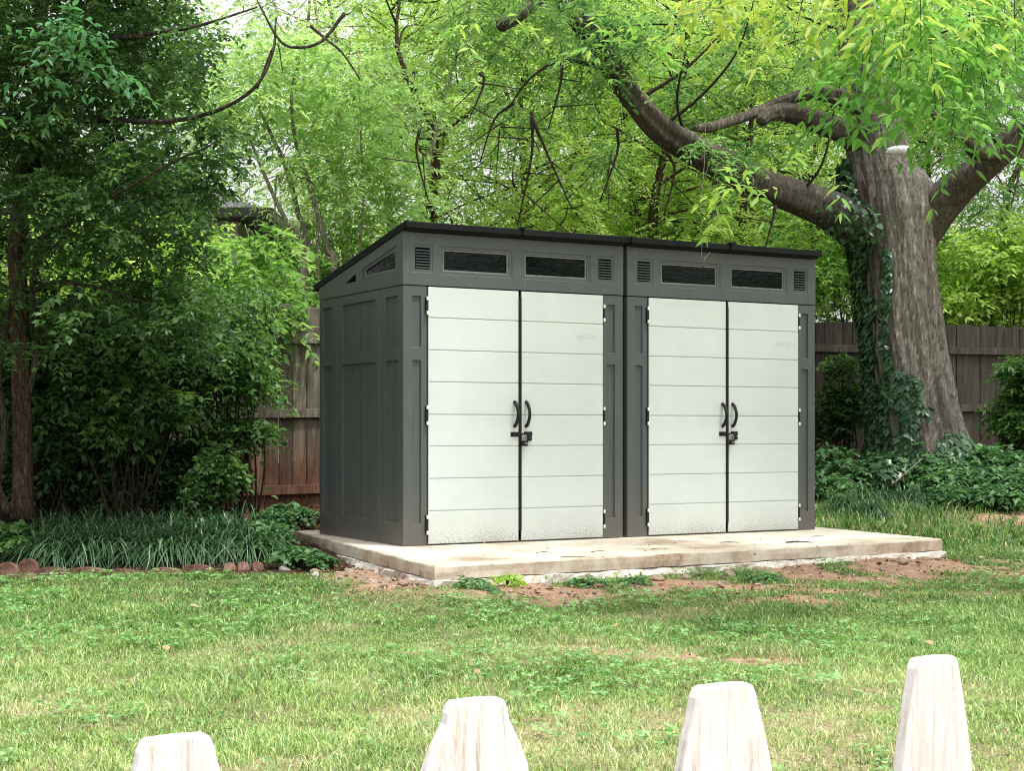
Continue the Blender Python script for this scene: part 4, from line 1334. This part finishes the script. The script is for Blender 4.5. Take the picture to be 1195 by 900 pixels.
sapling([[(390, 318), (383, 295), (370, 245), (357, 205), (345, 165), (340, 110), (352, 60), .055], [(420, 300), (424, 240), (421, 150), (418, 60), .03], [(370, 245), (345, 205), (325, 170), .02]], 17.6,
        'thicker pale sapling rising beside the left shed roof', [(440, 215, 0, .5), (470, 190, .3, .5), (350, 50, 0, .5), (410, 100, 0, .5), (440, 150, 0, .5), (480, 235, .4, .45), (430, 250, .6, .4), (395, 60, -.2, .5), (460, 110, .3, .5)])
# brighter broad-leaved saplings near the fence
sapling([[(300, 380), (298, 330), (292, 285), (286, 262), .02], [(305, 380), (325, 335), (340, 320), .012]], 15.6, 'bright yellow green sapling leaning over the left fence',
        [(285, 285, 0, .22), (300, 300, .1, .32), (320, 350, -.3, .30), (285, 345, -.2, .34), (335, 368, -.3, .22), (262, 320, -.2, .3), (300, 375, -.3, .3), (320, 285, .5, .3), (345, 335, .7, .35), (272, 368, -.9, .22), (298, 376, -.9, .2), (322, 372, -.9, .2), (343, 366, -.8, .13), (255, 385, -.9, .22), (310, 352, -.8, .2)],
        leafm='leaf_mid', L=.12, W=.055, fr=30)

# shrub masses behind the fence, left and centre
def bush(name, u, v, Y, rx, rz, n, leafm, L, W, label, group, stems=8, R=.25, npin=4, rc=.35, nf=26, cat='shrub', depth=.5, barkm='twig', hi=False):
    c0 = at(u, v, Y)
    root = empty(name, (c0.x, c0.y, gzf(c0.x, c0.y))); O = root.location
    tag(root, label, cat, group)
    parts, sp = [], []
    for i in range(n):
        q_ = Vector((random.gauss(0, 1), random.gauss(0, 1), random.gauss(0, 1))).normalized() * random.uniform(.3, 1)
        c = c0 - O + Vector((q_.x * rx, q_.y * rx * depth, q_.z * rz))
        if c.z < .08: c.z = .08
        parts.append(spray_ball(tuple(c), rc, nf, R=R, n=npin, L=L, W=W, droop=.35, pair=True, hi=hi))
        if i < stems * 2:
            b = Vector((random.uniform(-.15, .15), random.uniform(-.1, .1), 0))
            sp.append(([b, (b + c) / 2 + Vector((random.uniform(-.1, .1), 0, .1)), c], [.012, .009, .004]))
    tube_obj('stems', sp, M[barkm], root, 6, 0, 3)
    V, F, A = merge(parts)
    raw_mesh('foliage', V, F, M[leafm], {'v': A}, parent=root)
    return root
g2 = 'shrubs beyond the fence'
bush('shrub', 120, 330, 16.5, 1.9, 1.0, 46, 'leaf_lime', .10, .05, 'bright green shrub beyond the left fence behind dark tree', g2, nf=34, rc=.4)
bush('shrub', 250, 345, 17.2, 1.2, .7, 22, 'leaf_mid', .10, .05, 'green shrub beyond the left fence below the house roof', g2, nf=30, rc=.4)
bush('shrub', 345, 330, 18.4, .9, .8, 18, 'leaf_mid', .09, .04, 'green shrub beyond the fence beside left shed roof', g2, nf=28, rc=.4)
bush('shrub', 980, 320, 20.2, .9, .8, 20, 'leaf_mid', .09, .04, 'green shrub beyond the fence between right shed and trunk', g2, nf=30, rc=.4)
bush('shrub', 1150, 320, 20.5, 1.2, .8, 30, 'leaf_lime', .11, .055, 'bright broad leaved shrub over the right hand fence', g2, nf=30, rc=.42)

# ------------------------------------------------------------------ the dark tree and undergrowth at the left
def dark_tree():
    Y = 12.0
    b = at(24, 600, Y); root = empty('shade_tree', (b.x, b.y, gzf(b.x, b.y))); O = root.location
    tag(root, 'dark dense tree with slim upright trunk at the left edge', 'tree')
    z = lambda u, v, Y=Y: at(u, v, Y) - O
    sp = [([z(26, 606), z(27, 560), z(26, 500), z(24, 430), z(23, 360), z(20, 290), z(28, 200), z(40, 100), z(50, 0), z(60, -120)], [.095, .078, .074, .072, .07, .068, .06, .055, .05, .03])]
    tube_obj('trunk', sp, M['bark_red'], root, 14, .12, 4)
    sp = [([z(26, 480), z(40, 430), z(42, 370), z(38, 330), z(60, 250), z(80, 150)], [.03, .028, .026, .024, .02, .015]),
          ([z(10, 600, 11.8), z(-4, 560, 11.8), z(6, 500, 11.8), z(-2, 440, 11.8), z(8, 380, 11.8), z(18, 330, 11.8)], [.035, .032, .028, .026, .022, .02]),
          ([z(22, 300), z(60, 270), z(110, 250, 11.6), z(170, 232, 11.3)], [.03, .022, .015, .008]),
          ([z(28, 220), z(70, 150), z(130, 140, 11.5), z(190, 142, 11), z(250, 130, 10.8), z(296, 103, 10.6), z(318, 62, 10.6), z(322, 20, 10.6)], [.035, .028, .02, .016, .014, .012, .010, .006]),
          ([z(30, 200), z(90, 60, 11.6), z(160, 42, 11.2), z(230, 30, 11), z(300, 8, 10.8)], [.035, .025, .02, .012, .006]),
          ([z(300, 0, 10.6), z(325, 45, 10.6), z(345, 55, 10.6), z(375, 48, 10.6), z(402, 15, 10.6)], [.006, .010, .011, .012, .014]),
          ([z(362, 30, 10.6), z(380, 45, 10.6), z(400, 62, 10.6), z(420, 92, 10.6)], [.012, .010, .008, .006]),
          ([z(130, 230, 11), z(200, 190, 10.8), z(240, 172, 10.6), z(262, 158, 10.6)], [.012, .010, .006, .003]),
          ([z(26, 350), z(60, 330), z(110, 335, 11.7), z(160, 350, 11.4), z(220, 372, 11.2)], [.022, .018, .014, .01, .005]),
          ([z(300, 103, 10.6), z(322, 50, 10.6), z(330, 85, 10.6)], [.008, .006, .003])]
    for sp_ in sp: tube_obj('branch', [sp_], M['bark_dark'], root, 8, .05, 4)
    parts = []
    def clump(u, v, Y, r, dens=1.0):
        c = z(u, v, Y)
        parts.append(spray_ball(tuple(c), r, int(120 * dens * r / .4 * r / .4 * .62) + 6, R=.2, n=5, L=.062, W=.032, droop=.35))
    grid = []
    for v in range(-40, 425, 34):
        right = np.interp(v, [-40, 0, 60, 120, 160, 200, 250, 300, 330, 380, 420], [210, 205, 215, 205, 222, 232, 244, 262, 275, 290, 260])
        u = -70
        step = 37 if v < 230 else 42
        while u < right:
            grid.append((u + random.uniform(-14, 14), v + random.uniform(-12, 12)))
            u += step
    for u, v in grid:
        dens = 1.0
        if 120 < u < 170 and 95 < v < 125: dens = .3
        if u < 70 and 185 < v < 225: dens = .3
        if v > 290: dens = .55
        clump(u, v, random.uniform(10.9, 12.6), random.uniform(.20, .34), dens)
        if random.random() < (.6 if v < 230 else .3): clump(u, v, random.uniform(12.2, 13.4), .35, .8 * dens)
    for _ in range(40):       # crown above and outside the frame
        clump(random.uniform(-500, 260), random.uniform(-420, -60), random.uniform(10.5, 14), random.uniform(.4, .7), .5)
    for u, v in ((236, 232), (246, 216), (240, 195), (240, 150), (262, 185), (225, 110), (235, 75), (215, 40), (275, 150), (250, 50)):
        clump(u, v, random.uniform(10.6, 11.2), random.uniform(.12, .2), .8)
    V, F, A = merge(parts)
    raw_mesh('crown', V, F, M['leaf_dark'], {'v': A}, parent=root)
    parts = []
    for u, v, k in ((62, 22, 5), (85, 38, 8), (105, 55, 7), (125, 72, 5), (15, 95, 3), (30, 90, 3)):
        c = np.array(z(u, v, 9.0)); P = c + rs.randn(k, 3) * np.array([.14, .1, .05]); D = rs.randn(k, 3) * np.array([1, .4, .25])
        parts.append(fronds(P, D, np.full(k, .24), 5, .085, .03, droop=.45, hi=True))
    V, F, A = merge(parts)
    raw_mesh('hanging_leaves', V, F, M['leaf_spray'], {'v': A}, parent=root)
rs = np.random.RandomState(41); random.seed(41)
dark_tree()
gU = 'undergrowth shrubs in front of the left fence'
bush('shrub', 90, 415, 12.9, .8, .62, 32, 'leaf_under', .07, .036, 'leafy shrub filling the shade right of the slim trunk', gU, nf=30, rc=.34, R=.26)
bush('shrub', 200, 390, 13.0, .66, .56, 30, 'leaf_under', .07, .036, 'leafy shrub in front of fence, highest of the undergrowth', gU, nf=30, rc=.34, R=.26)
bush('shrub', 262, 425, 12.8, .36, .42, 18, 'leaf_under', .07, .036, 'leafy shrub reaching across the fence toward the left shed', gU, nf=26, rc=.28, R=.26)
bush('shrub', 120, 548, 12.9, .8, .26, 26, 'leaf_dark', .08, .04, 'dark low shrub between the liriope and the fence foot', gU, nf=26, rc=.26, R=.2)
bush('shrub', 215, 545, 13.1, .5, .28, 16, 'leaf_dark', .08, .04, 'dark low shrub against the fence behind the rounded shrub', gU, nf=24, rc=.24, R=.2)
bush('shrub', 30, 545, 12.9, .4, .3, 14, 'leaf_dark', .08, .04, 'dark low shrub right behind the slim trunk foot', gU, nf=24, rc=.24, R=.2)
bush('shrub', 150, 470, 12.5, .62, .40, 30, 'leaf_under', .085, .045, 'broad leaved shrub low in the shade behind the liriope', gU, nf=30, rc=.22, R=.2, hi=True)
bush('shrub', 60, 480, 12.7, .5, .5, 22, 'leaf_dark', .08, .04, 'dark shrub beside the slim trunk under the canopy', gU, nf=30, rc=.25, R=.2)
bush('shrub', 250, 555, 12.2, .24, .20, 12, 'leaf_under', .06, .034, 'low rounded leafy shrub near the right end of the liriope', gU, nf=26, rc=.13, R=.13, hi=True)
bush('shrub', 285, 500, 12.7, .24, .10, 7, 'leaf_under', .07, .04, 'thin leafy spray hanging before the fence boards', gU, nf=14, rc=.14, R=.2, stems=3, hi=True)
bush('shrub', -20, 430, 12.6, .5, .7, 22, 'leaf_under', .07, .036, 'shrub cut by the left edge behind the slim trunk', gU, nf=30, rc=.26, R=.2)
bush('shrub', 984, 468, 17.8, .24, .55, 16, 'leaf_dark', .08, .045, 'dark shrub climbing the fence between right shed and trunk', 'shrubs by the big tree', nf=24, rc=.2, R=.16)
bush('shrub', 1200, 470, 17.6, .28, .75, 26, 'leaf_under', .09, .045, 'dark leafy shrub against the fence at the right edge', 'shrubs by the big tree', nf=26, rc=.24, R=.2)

# ------------------------------------------------------------------ neighbour's house
def house():
    Y = 24.0
    c = at(309, 244, Y)            # eave corner
    root = empty('neighbour_house', (c.x - .5, Y + .5, gzf(c.x, Y)))
    tag(root, 'neighbouring house with dark hip roof beyond the left fence', 'house')
    O = root.location; ez = c.z - O.z
    wx = 0.0
    w = MB(); w.box(-11, wx, 0, 8, 0, ez - .12); w.build('wall', M['siding'], root)
    r = MB()
    x0, x1, y0, y1 = -11.5, wx + .5, -.5, 8.5
    r.add([(x0, y0, ez), (x1, y0, ez), (x1, y1, ez), (x0, y1, ez), (x0 + 4.5, 4, ez + 1.9), (x1 - 4.5, 4, ez + 1.9)], [(0, 1, 5, 4), (1, 2, 5), (2, 3, 4, 5), (3, 0, 4), (3, 2, 1, 0)])
    ro = r.build('roof', M['shingle'], root)
    ch = MB(); ch.box(wx - 1.1, wx - .35, .5, 1.2, ez + .12, ez + .42); ch.box(wx - 1.16, wx - .29, .44, 1.26, ez + .42, ez + .47)
    ch.build('chimney', M['gutter'], ro, bevel=.01)
    g = MB()
    for (a, b) in (((x0, y0), (x1, y0)), ((x1, y0), (x1, y1))):
        if a[1] == b[1]: g.box(a[0], b[0] + .1, a[1] - .11, a[1], ez - .14, ez + .02)
        else: g.box(a[0], a[0] + .1, a[1], b[1], ez - .14, ez + .02)
    g.build('gutter', M['gutter'], ro, bevel=.01)
    s = MB(); s.box(x0 + .02, x1 - .02, y0 + .02, y1, ez - .125, ez - .02); s.build('soffit', M['gutter'], ro)
    for xa in (-1.9, -5.0, -8.2):
        f = MB()
        for a0, a1, b0, b1 in ((xa, xa + 1.2, 1.3, 1.4), (xa, xa + 1.2, 2.6, 2.7), (xa, xa + .1, 1.4, 2.6), (xa + 1.1, xa + 1.2, 1.4, 2.6), (xa + .1, xa + 1.1, 1.97, 2.03)):
            f.box(a0, a1, -.04, 0.01, b0, b1)
        fo = f.build('window', M['white_plastic'], root)
        p = MB(); p.box(xa + .1, xa + 1.1, -.015, -.008, 1.4, 2.6); p.build('pane', M['pane'], fo)
house()

# ------------------------------------------------------------------ planting bed: liriope, edging, ivy, rubble
def liriope_proto(seed, nb=340):
    r = np.random.RandomState(seed)
    a = r.rand(nb) * 6.283; L = .26 + .22 * r.rand(nb); out = .25 + .95 * r.rand(nb) ** .8
    bx = r.randn(nb) * .05; by = r.randn(nb) * .05
    seg = 6
    V = np.empty((nb, seg + 1, 2, 3)); c, s = np.cos(a), np.sin(a)
    w = .0045 + .002 * r.rand(nb)
    for j in range(seg + 1):
        t = j / seg
        rad = L * out * (t ** 1.3) * .85
        z = L * (1.15 * t - (.35 + .95 * out) * t * t * .9)
        px, py = bx + c * rad, by + s * rad
        ww = w * (1 - t ** 3) + .0004
        V[:, j, 0] = np.stack([px - s * ww, py + c * ww, np.maximum(z, -.06)], -1); V[:, j, 1] = np.stack([px + s * ww, py - c * ww, np.maximum(z, -.06)], -1)
    F = []
    b = np.arange(nb)[:, None] * (seg + 1) * 2
    for j in range(seg):
        k = j * 2
        F += [b + np.array([k, k + 1, k + 3]), b + np.array([k, k + 3, k + 2])]
    v = np.repeat(np.clip(.32 + r.randn(nb) * .22, 0, 1), (seg + 1) * 2)
    t = np.tile(np.repeat(np.linspace(0, 1, seg + 1), 2), nb)
    return V.reshape(-1, 3), np.concatenate(F), np.clip(v + .35 * (t - .55), 0, 1)
protos = []
for sd in (1, 2, 3):
    V, F, A = liriope_proto(sd)
    protos.append(raw_mesh('liriope', V, F, M['liriope'], {'v': A}))
random.seed(52)
spots = []
for i in range(14):
    u = 52 + i * 19 + random.uniform(-4, 4)
    spots.append((u, 11.36 + random.uniform(-.06, .08), 1.0))
for i in range(12):
    u = 40 + i * 22 + random.uniform(-6, 6)
    spots.append((u, 11.62 + random.uniform(-.08, .08), 1.12))
for i in range(9):
    spots.append((70 + i * 24 + random.uniform(-6, 6), 11.95 + random.uniform(-.08, .08), 1.15))
used = set()
def put_liri(u, Y, s, label, group):
    k = random.randrange(3)
    o = protos[k] if k not in used else protos[k].copy()
    if k in used: COL.objects.link(o)
    used.add(k)
    x = (u - CX) / FPX * Y
    o.location = (x, Y, gzf(x, Y) - .005); o.rotation_euler = (0, 0, random.uniform(0, 6.28)); sc_ = s * random.uniform(.88, 1.12); o.scale = (sc_, sc_, sc_ * random.uniform(1.0, 1.25))
    tag(o, label, 'grass clump', group)
for i, (u, Y, s) in enumerate(spots):
    row = 'front' if i < 14 else ('middle' if i < 26 else 'back')
    put_liri(u, Y, s, f'arching dark liriope clump in the {row} row of the left bed', 'liriope clumps in the left bed')
for u, v_, Y in ((985, 600, 14.6), (1008, 598, 14.9), (1030, 597, 15.0), (1052, 596, 15.1), (1072, 598, 15.0), (1018, 605, 14.3)):
    put_liri(u, Y, .8, 'short tuft of liriope on the ground below the big tree', 'liriope tufts by the big tree')

# leafy ground plants
def plant(name, u, Y, r, h, n, leafm, L, W, label, group, cat='plant'):
    x = (u - CX) / FPX * Y
    root = empty(name, (x, Y, gzf(x, Y)))
    tag(root, label, cat, group)
    P, D, sp = [], [], []
    for i in range(n):
        a = random.uniform(0, 6.28); q_ = random.uniform(.1, 1) * r
        hh = h * (random.uniform(.45, 1)) * (1 - .35 * (q_ / r) ** 2)
        P.append((math.cos(a) * q_, math.sin(a) * q_ * .8, hh)); D.append((math.cos(a) + random.gauss(0, .5), math.sin(a) + random.gauss(0, .5), .15))
        if i % 3 == 0:
            sp.append(([(math.cos(a) * q_ * .3, math.sin(a) * q_ * .3, 0), (math.cos(a) * q_ * .8, math.sin(a) * q_ * .8, hh * .6), P[-1]], [.005, .004, .002]))
    tube_obj('stems', sp, M['twig'], root, 5, 0, 2)
    V, F, A = fronds(np.array(P), np.array(D), np.full(n, L * 1.5), 3, L, W, droop=.4, hi=True, jit=.35)
    raw_mesh('leaves', V, F, M[leafm], {'v': A}, parent=root)
random.seed(61); rs = np.random.RandomState(61)
gp = 'leafy plants right of the big tree'
for (u, Y, r, h) in ((1098, 16.0, .35, .50), (1128, 16.4, .42, .62), (1160, 16.2, .42, .58), (1195, 16.0, .42, .52), (1112, 15.4, .35, .34), (1148, 15.3, .40, .40), (1185, 15.2, .42, .42), (1225, 15.6, .45, .5), (1125, 14.9, .30, .24), (1168, 14.8, .35, .28)):
    plant('leafy_plant', u, Y, r, h * .88, int(150 * (r / .35) ** 2), 'ground_plant', .085, .048, 'broad leaved green plant in the patch right of the trunk', gp)
for (u, Y, r, h) in ((968, 16.6, .30, .58), (992, 16.2, .30, .42), (1012, 16.7, .25, .3), (968, 15.6, .28, .26)):
    plant('leafy_plant', u, Y, r, h * .9, 85, 'ground_plant', .085, .05, 'green weedy plant between the right shed and the trunk', 'weeds between shed and trunk')
for (u, Y, r, h, lb) in ((310, 11.6, .16, .24, 'leafy weed at the right end of the left bed'), (345, 11.0, .14, .16, 'low weed clump beside the slab left corner'), (322, 11.9, .10, .30, 'upright weed with round leaves near the slab back corner'),
                     (295, 11.35, .13, .2, 'ivy like weed spilling over the scalloped edging bricks'), (0, 11.5, .3, .26, 'broad ivy leaves at the foot of the slim trunk'), (28, 11.4, .2, .2, 'ivy patch beside the leftmost edging bricks'),
                     (362, 10.85, .12, .12, 'small green weed against the left face of the slab'), (335, 13.6, .22, .22, 'dark weed in front of the fence foot')):
    plant('weed', u, Y, r, h, int(60 * (r / .15) ** 1.6), 'ground_plant' if 'ivy' not in lb else 'leaf_under', .055, .045, lb, 'weeds round the left bed')
plant('weed', 591, 9.45, .06, .09, 18, 'young', .05, .02, 'single bright yellow green weed before the slab front', 'weeds before the slab', 'plant')
for (u, Y, r, h) in ((552, 9.2, .05, .06), (566, 9.15, .07, .05), (684, 9.6, .06, .06), (741, 9.7, .05, .05), (886, 10.05, .08, .06)):
    plant('weed', u, Y, r, h, 34, 'weed', .045, .014, 'small green weed tuft in the red dirt before the slab', 'weed tufts before the slab')

# stones
def stone_mesh(seed, m, name, squash=(1, .8, .6)):
    bm = bmesh.new(); bmesh.ops.create_icosphere(bm, subdivisions=3, radius=1)
    for v in bm.verts:
        p = v.co.copy()
        d = 1 + .35 * mnoise.noise(p * 1.1 + Vector((seed * 3.3, 0, 0))) + .16 * mnoise.noise(p * 3 + Vector((seed, 5, 0))) + .06 * mnoise.noise(p * 7)
        v.co = Vector((p.x * squash[0], p.y * squash[1], p.z * squash[2])) * d
    me = bpy.data.meshes.new(name); bm.to_mesh(me); bm.free(); me.materials.append(m)
    return me
random.seed(77)
stm = [stone_mesh(i, M['rubble'], 'rubble_stone') for i in range(4)]
wsm = [stone_mesh(i + 9, M['whitestone'], 'rubble_stone', (1, .8, .75)) for i in range(2)]
def stone(me, x, y, s, label, group, name='rubble_stone', sink=.3, cat='stone'):
    o = bpy.data.objects.new(name, me); link(o)
    o.location = (x, y, gzf(x, y) + s * .5 * (1 - sink * 2) * .6); o.scale = (s, s * random.uniform(.7, 1.1), s * random.uniform(.6, 1))
    o.rotation_euler = (random.uniform(-.3, .3), random.uniform(-.3, .3), random.uniform(0, 6.28))
    tag(o, label, cat, group)
def pix_ground(u, v, zg=.02):
    Y = (CAMZ - zg) * FPX / (v - HY); return (u - CX) / FPX * Y, Y
for u, v, s, lb in ((326, 652, .055, 'largest white lump of rubble left of the slab'), (333, 662, .045, 'low white lump before the largest white rubble'), (354, 656, .03, 'small white lump between the rubble and slab'), (367, 669, .045, 'lone pale tan stone in the grass left of slab')):
    x, y = pix_ground(u, v, .03); stone(random.choice(wsm), x, y, s, lb, 'white rubble left of the slab')
for k in range(26):
    g_ = random.uniform(.03, .42); b_ = random.uniform(.05, 1.5)
    d = (BL - FL).normalized(); nn_ = Vector((-(FL - BL).normalized().y, (FL - BL).normalized().x)) * -1
    p = FL + d * b_ + nn_ * g_ * .9
    stone(random.choice(stm), p.x, p.y, random.uniform(.02, .05), 'tan stone in the rubble along the left face of the slab', 'tan rubble left of the slab')
for k in range(44):
    a_ = random.uniform(.05, 4.4); f_ = random.uniform(.05, .6)
    d = (FR - FL).normalized(); nn_ = Vector((d.y, -d.x))
    p = FL + d * a_ + nn_ * f_
    stone(random.choice(stm), p.x, p.y, random.uniform(.018, .05), 'small stone in the red dirt along the slab front', 'stones along the slab front')
x, y = pix_ground(923, 681); stone(wsm[0], x, y, .022, 'small bright white stone in the dirt before the right shed', 'stones along the slab front')

# edging of the bed
def edging(u, v, w, h, tilt, label, rot=0.0):
    x, y = pix_ground(u, v - 4, .02)
    bm = bmesh.new()
    n = 14
    prof = [(-w / 2, 0)] + [(-w / 2 * math.cos(math.pi * k / n), h * .45 + h * .55 * math.sin(math.pi * k / n)) for k in range(n + 1)] + [(w / 2, 0)]
    mb = MB()
    V = [(a, yy, b - .03) for yy in (-.03, .035) for a, b in prof]; m_ = len(prof)
    mb.add(V, [tuple(range(m_)), tuple(range(2 * m_ - 1, m_ - 1, -1))] + [(i, m_ + i, m_ + (i + 1) % m_, (i + 1) % m_) for i in range(m_)])
    bm.free()
    o = mb.build('edging_brick', M['brick'], None, bevel=.008, seg=2)
    o.location = (x, y, gzf(x, y) + .02); o.rotation_euler = (tilt, random.uniform(-.06, .06), rot)
    tag(o, label, 'edging brick', 'bricks edging the left bed')
for u, v, w, h, t, lb, r in ((9, 676, .155, .12, -.15, 'rounded red edging brick cut by the left edge of the picture', 0), (33, 672, .14, .125, -.1, 'tallest rounded red edging brick at the left corner of the bed', .1),
                             (34, 681, .11, .06, -.5, 'small flat red brick lying before the tall rounded one', .2), (60, 674, .22, .075, -.2, 'low flat red edging brick, first right of the rounded pair', 0),
                             (102, 672, .26, .07, -.1, 'long low red edging brick under the first liriope clumps', 0), (146, 672, .25, .065, -.2, 'long low red edging brick under the middle of the liriope', .05),
                             (190, 671, .24, .065, -.15, 'long low red edging brick right of the bed middle', 0), (232, 668, .22, .07, -.2, 'low red edging brick just left of the scalloped ones', -.05),
                             (268, 667, .085, .075, -.7, 'leftmost of three scalloped red bricks at the bed end', .15), (284, 667, .085, .08, -.55, 'middle of three scalloped red bricks at the bed end', .25),
                             (300, 666, .085, .075, -.5, 'rightmost of three scalloped red bricks at the bed end', .4)):
    edging(u, v, w, h, t, lb, r)

# twigs on the slab, fallen leaves, a stick
random.seed(91)
def twig(p, ang, L, label, group, z=None, r=.005):
    o = tube_obj('twig', [([(0, 0, 0), (L * .5, L * random.uniform(-.12, .12), .006), (L, L * random.uniform(-.1, .1), 0)], [r, r * .8, r * .4]),
                          ([(L * .45, 0, .004), (L * .65, L * .16, .006)], [r * .6, r * .3])], M['twig'], None, 6, 0, 3)
    o.location = (p[0], p[1], z); o.rotation_euler = (0, 0, ang); tag(o, label, 'twig', group)
for u, v, L, lb in ((655, 651, .22, 'long thin twig on the slab before the left shed'), (625, 646, .12, 'short twig on the slab near the left shed doors'), (690, 645, .12, 'short dark twig on the slab below the right end of left shed'),
                    (840, 634, .14, 'thin twig on the slab under the right shed doors'), (917, 634, .20, 'thickest dark twig on the slab near its right end'), (760, 642, .12, 'short twig on the slab before the gap between the sheds'), (948, 627, .12, 'small twig beside the right foot of the right shed')):
    x, y = pix_ground(u, v, SLABZ); twig((x, y), random.uniform(-.3, .5), L, lb, 'twigs on the slab', SLABZ + .003, .0028 if 'thickest' not in lb else .007)
x, y = pix_ground(1042, 562, .3); 
st = tube_obj('fallen_stick', [([(0, 0, 0), (.2, .05, .16), (.34, .1, .27)], [.010, .009, .005])], M['bark_pale'], None, 6, 0, 3)
st.location = (at(1040, 560, 15.6).x, 15.6, gzf(3.8, 15.6) + .15); tag(st, 'pale stick leaning in the ivy at the trunk foot', 'stick')
def fallen(u, v, s, label, group, zg=0.0):
    x, y = pix_ground(u, v, zg)
    V, F = leaf_arrays(np.array([[0, 0, 0.]]), np.array([[1, 0, .1]]), np.array([[0, .3, 1.]]), np.array([s]), np.array([s * .6]), fold=.3, droop=-.1)
    o = raw_mesh('fallen_leaf', V, F, M['deadleaf']); o.location = (x, y, gzf(x, y) + .045 if zg < .1 else SLABZ + .004); o.rotation_euler = (random.uniform(-.3, .3), 0, random.uniform(0, 6.28)); tag(o, label, 'leaf', group)
for u, v, s in ((232, 716, .05), (196, 768, .06), (370, 711, .04), (95, 728, .045), (560, 800, .04), (1090, 764, .05), (15, 728, .04), (720, 748, .04), (57, 694, .03)):
    fallen(u, v, s, 'dry curled brown leaf lying on the lawn', 'fallen leaves on the lawn')
for k in range(34):
    fallen(random.uniform(530, 1040), random.uniform(628, 654), random.uniform(.012, .035), 'dry leaf fragment on the concrete slab', 'fallen leaves on the slab', SLABZ)

# ------------------------------------------------------------------ light, sky, camera
SUN_EL, SUN_AZ = math.radians(70), math.radians(125)     # azimuth clockwise from +Y
sd = Vector((math.sin(SUN_AZ) * math.cos(SUN_EL), math.cos(SUN_AZ) * math.cos(SUN_EL), math.sin(SUN_EL)))
ld = bpy.data.lights.new('sun', 'SUN'); ld.energy = 3.6; ld.angle = math.radians(7); ld.color = (1, .98, .94)
lo = bpy.data.objects.new('sun', ld); link(lo); lo.rotation_euler = sd.to_track_quat('Z', 'Y').to_euler(); lo.location = (0, 0, 20)
w = bpy.data.worlds.new('World'); sc.world = w; w.use_nodes = True
nt = w.node_tree; bg = nt.nodes['Background']
sky = nt.nodes.new('ShaderNodeTexSky'); sky.sky_type = 'NISHITA'; sky.sun_disc = False
sky.sun_elevation = SUN_EL; sky.sun_rotation = SUN_AZ; sky.dust_density = 4; sky.air_density = 1.2
hs = nt.nodes.new('ShaderNodeHueSaturation'); hs.inputs['Saturation'].default_value = .12; hs.inputs['Value'].default_value = 1.6
nt.links.new(sky.outputs[0], hs.inputs['Color']); nt.links.new(hs.outputs[0], bg.inputs[0]); bg.inputs[1].default_value = .19

cam = bpy.data.cameras.new('camera'); co = bpy.data.objects.new('camera', cam); link(co)
co.location = (0, 0, CAMZ); co.rotation_euler = (math.radians(90), 0, 0)
cam.sensor_width = 36; cam.lens = FPX / 1195 * 36; cam.shift_y = 50 / 1195; cam.clip_end = 600; cam.clip_start = .05
sc.camera = co
sc.view_settings.view_transform = 'Standard'; sc.view_settings.look = 'None'; sc.view_settings.exposure = 0; sc.view_settings.gamma = 1
cy = sc.cycles
cy.max_bounces = 8; cy.diffuse_bounces = 4; cy.glossy_bounces = 2; cy.transmission_bounces = 4; cy.transparent_max_bounces = 8
cy.sample_clamp_indirect = 6; cy.use_denoising = True
try:
    cy.denoiser = 'OPENIMAGEDENOISE'; cy.denoising_prefilter = 'NONE'; cy.filter_width = 1.1; cy.denoising_input_passes = 'RGB_ALBEDO_NORMAL'
except Exception: pass
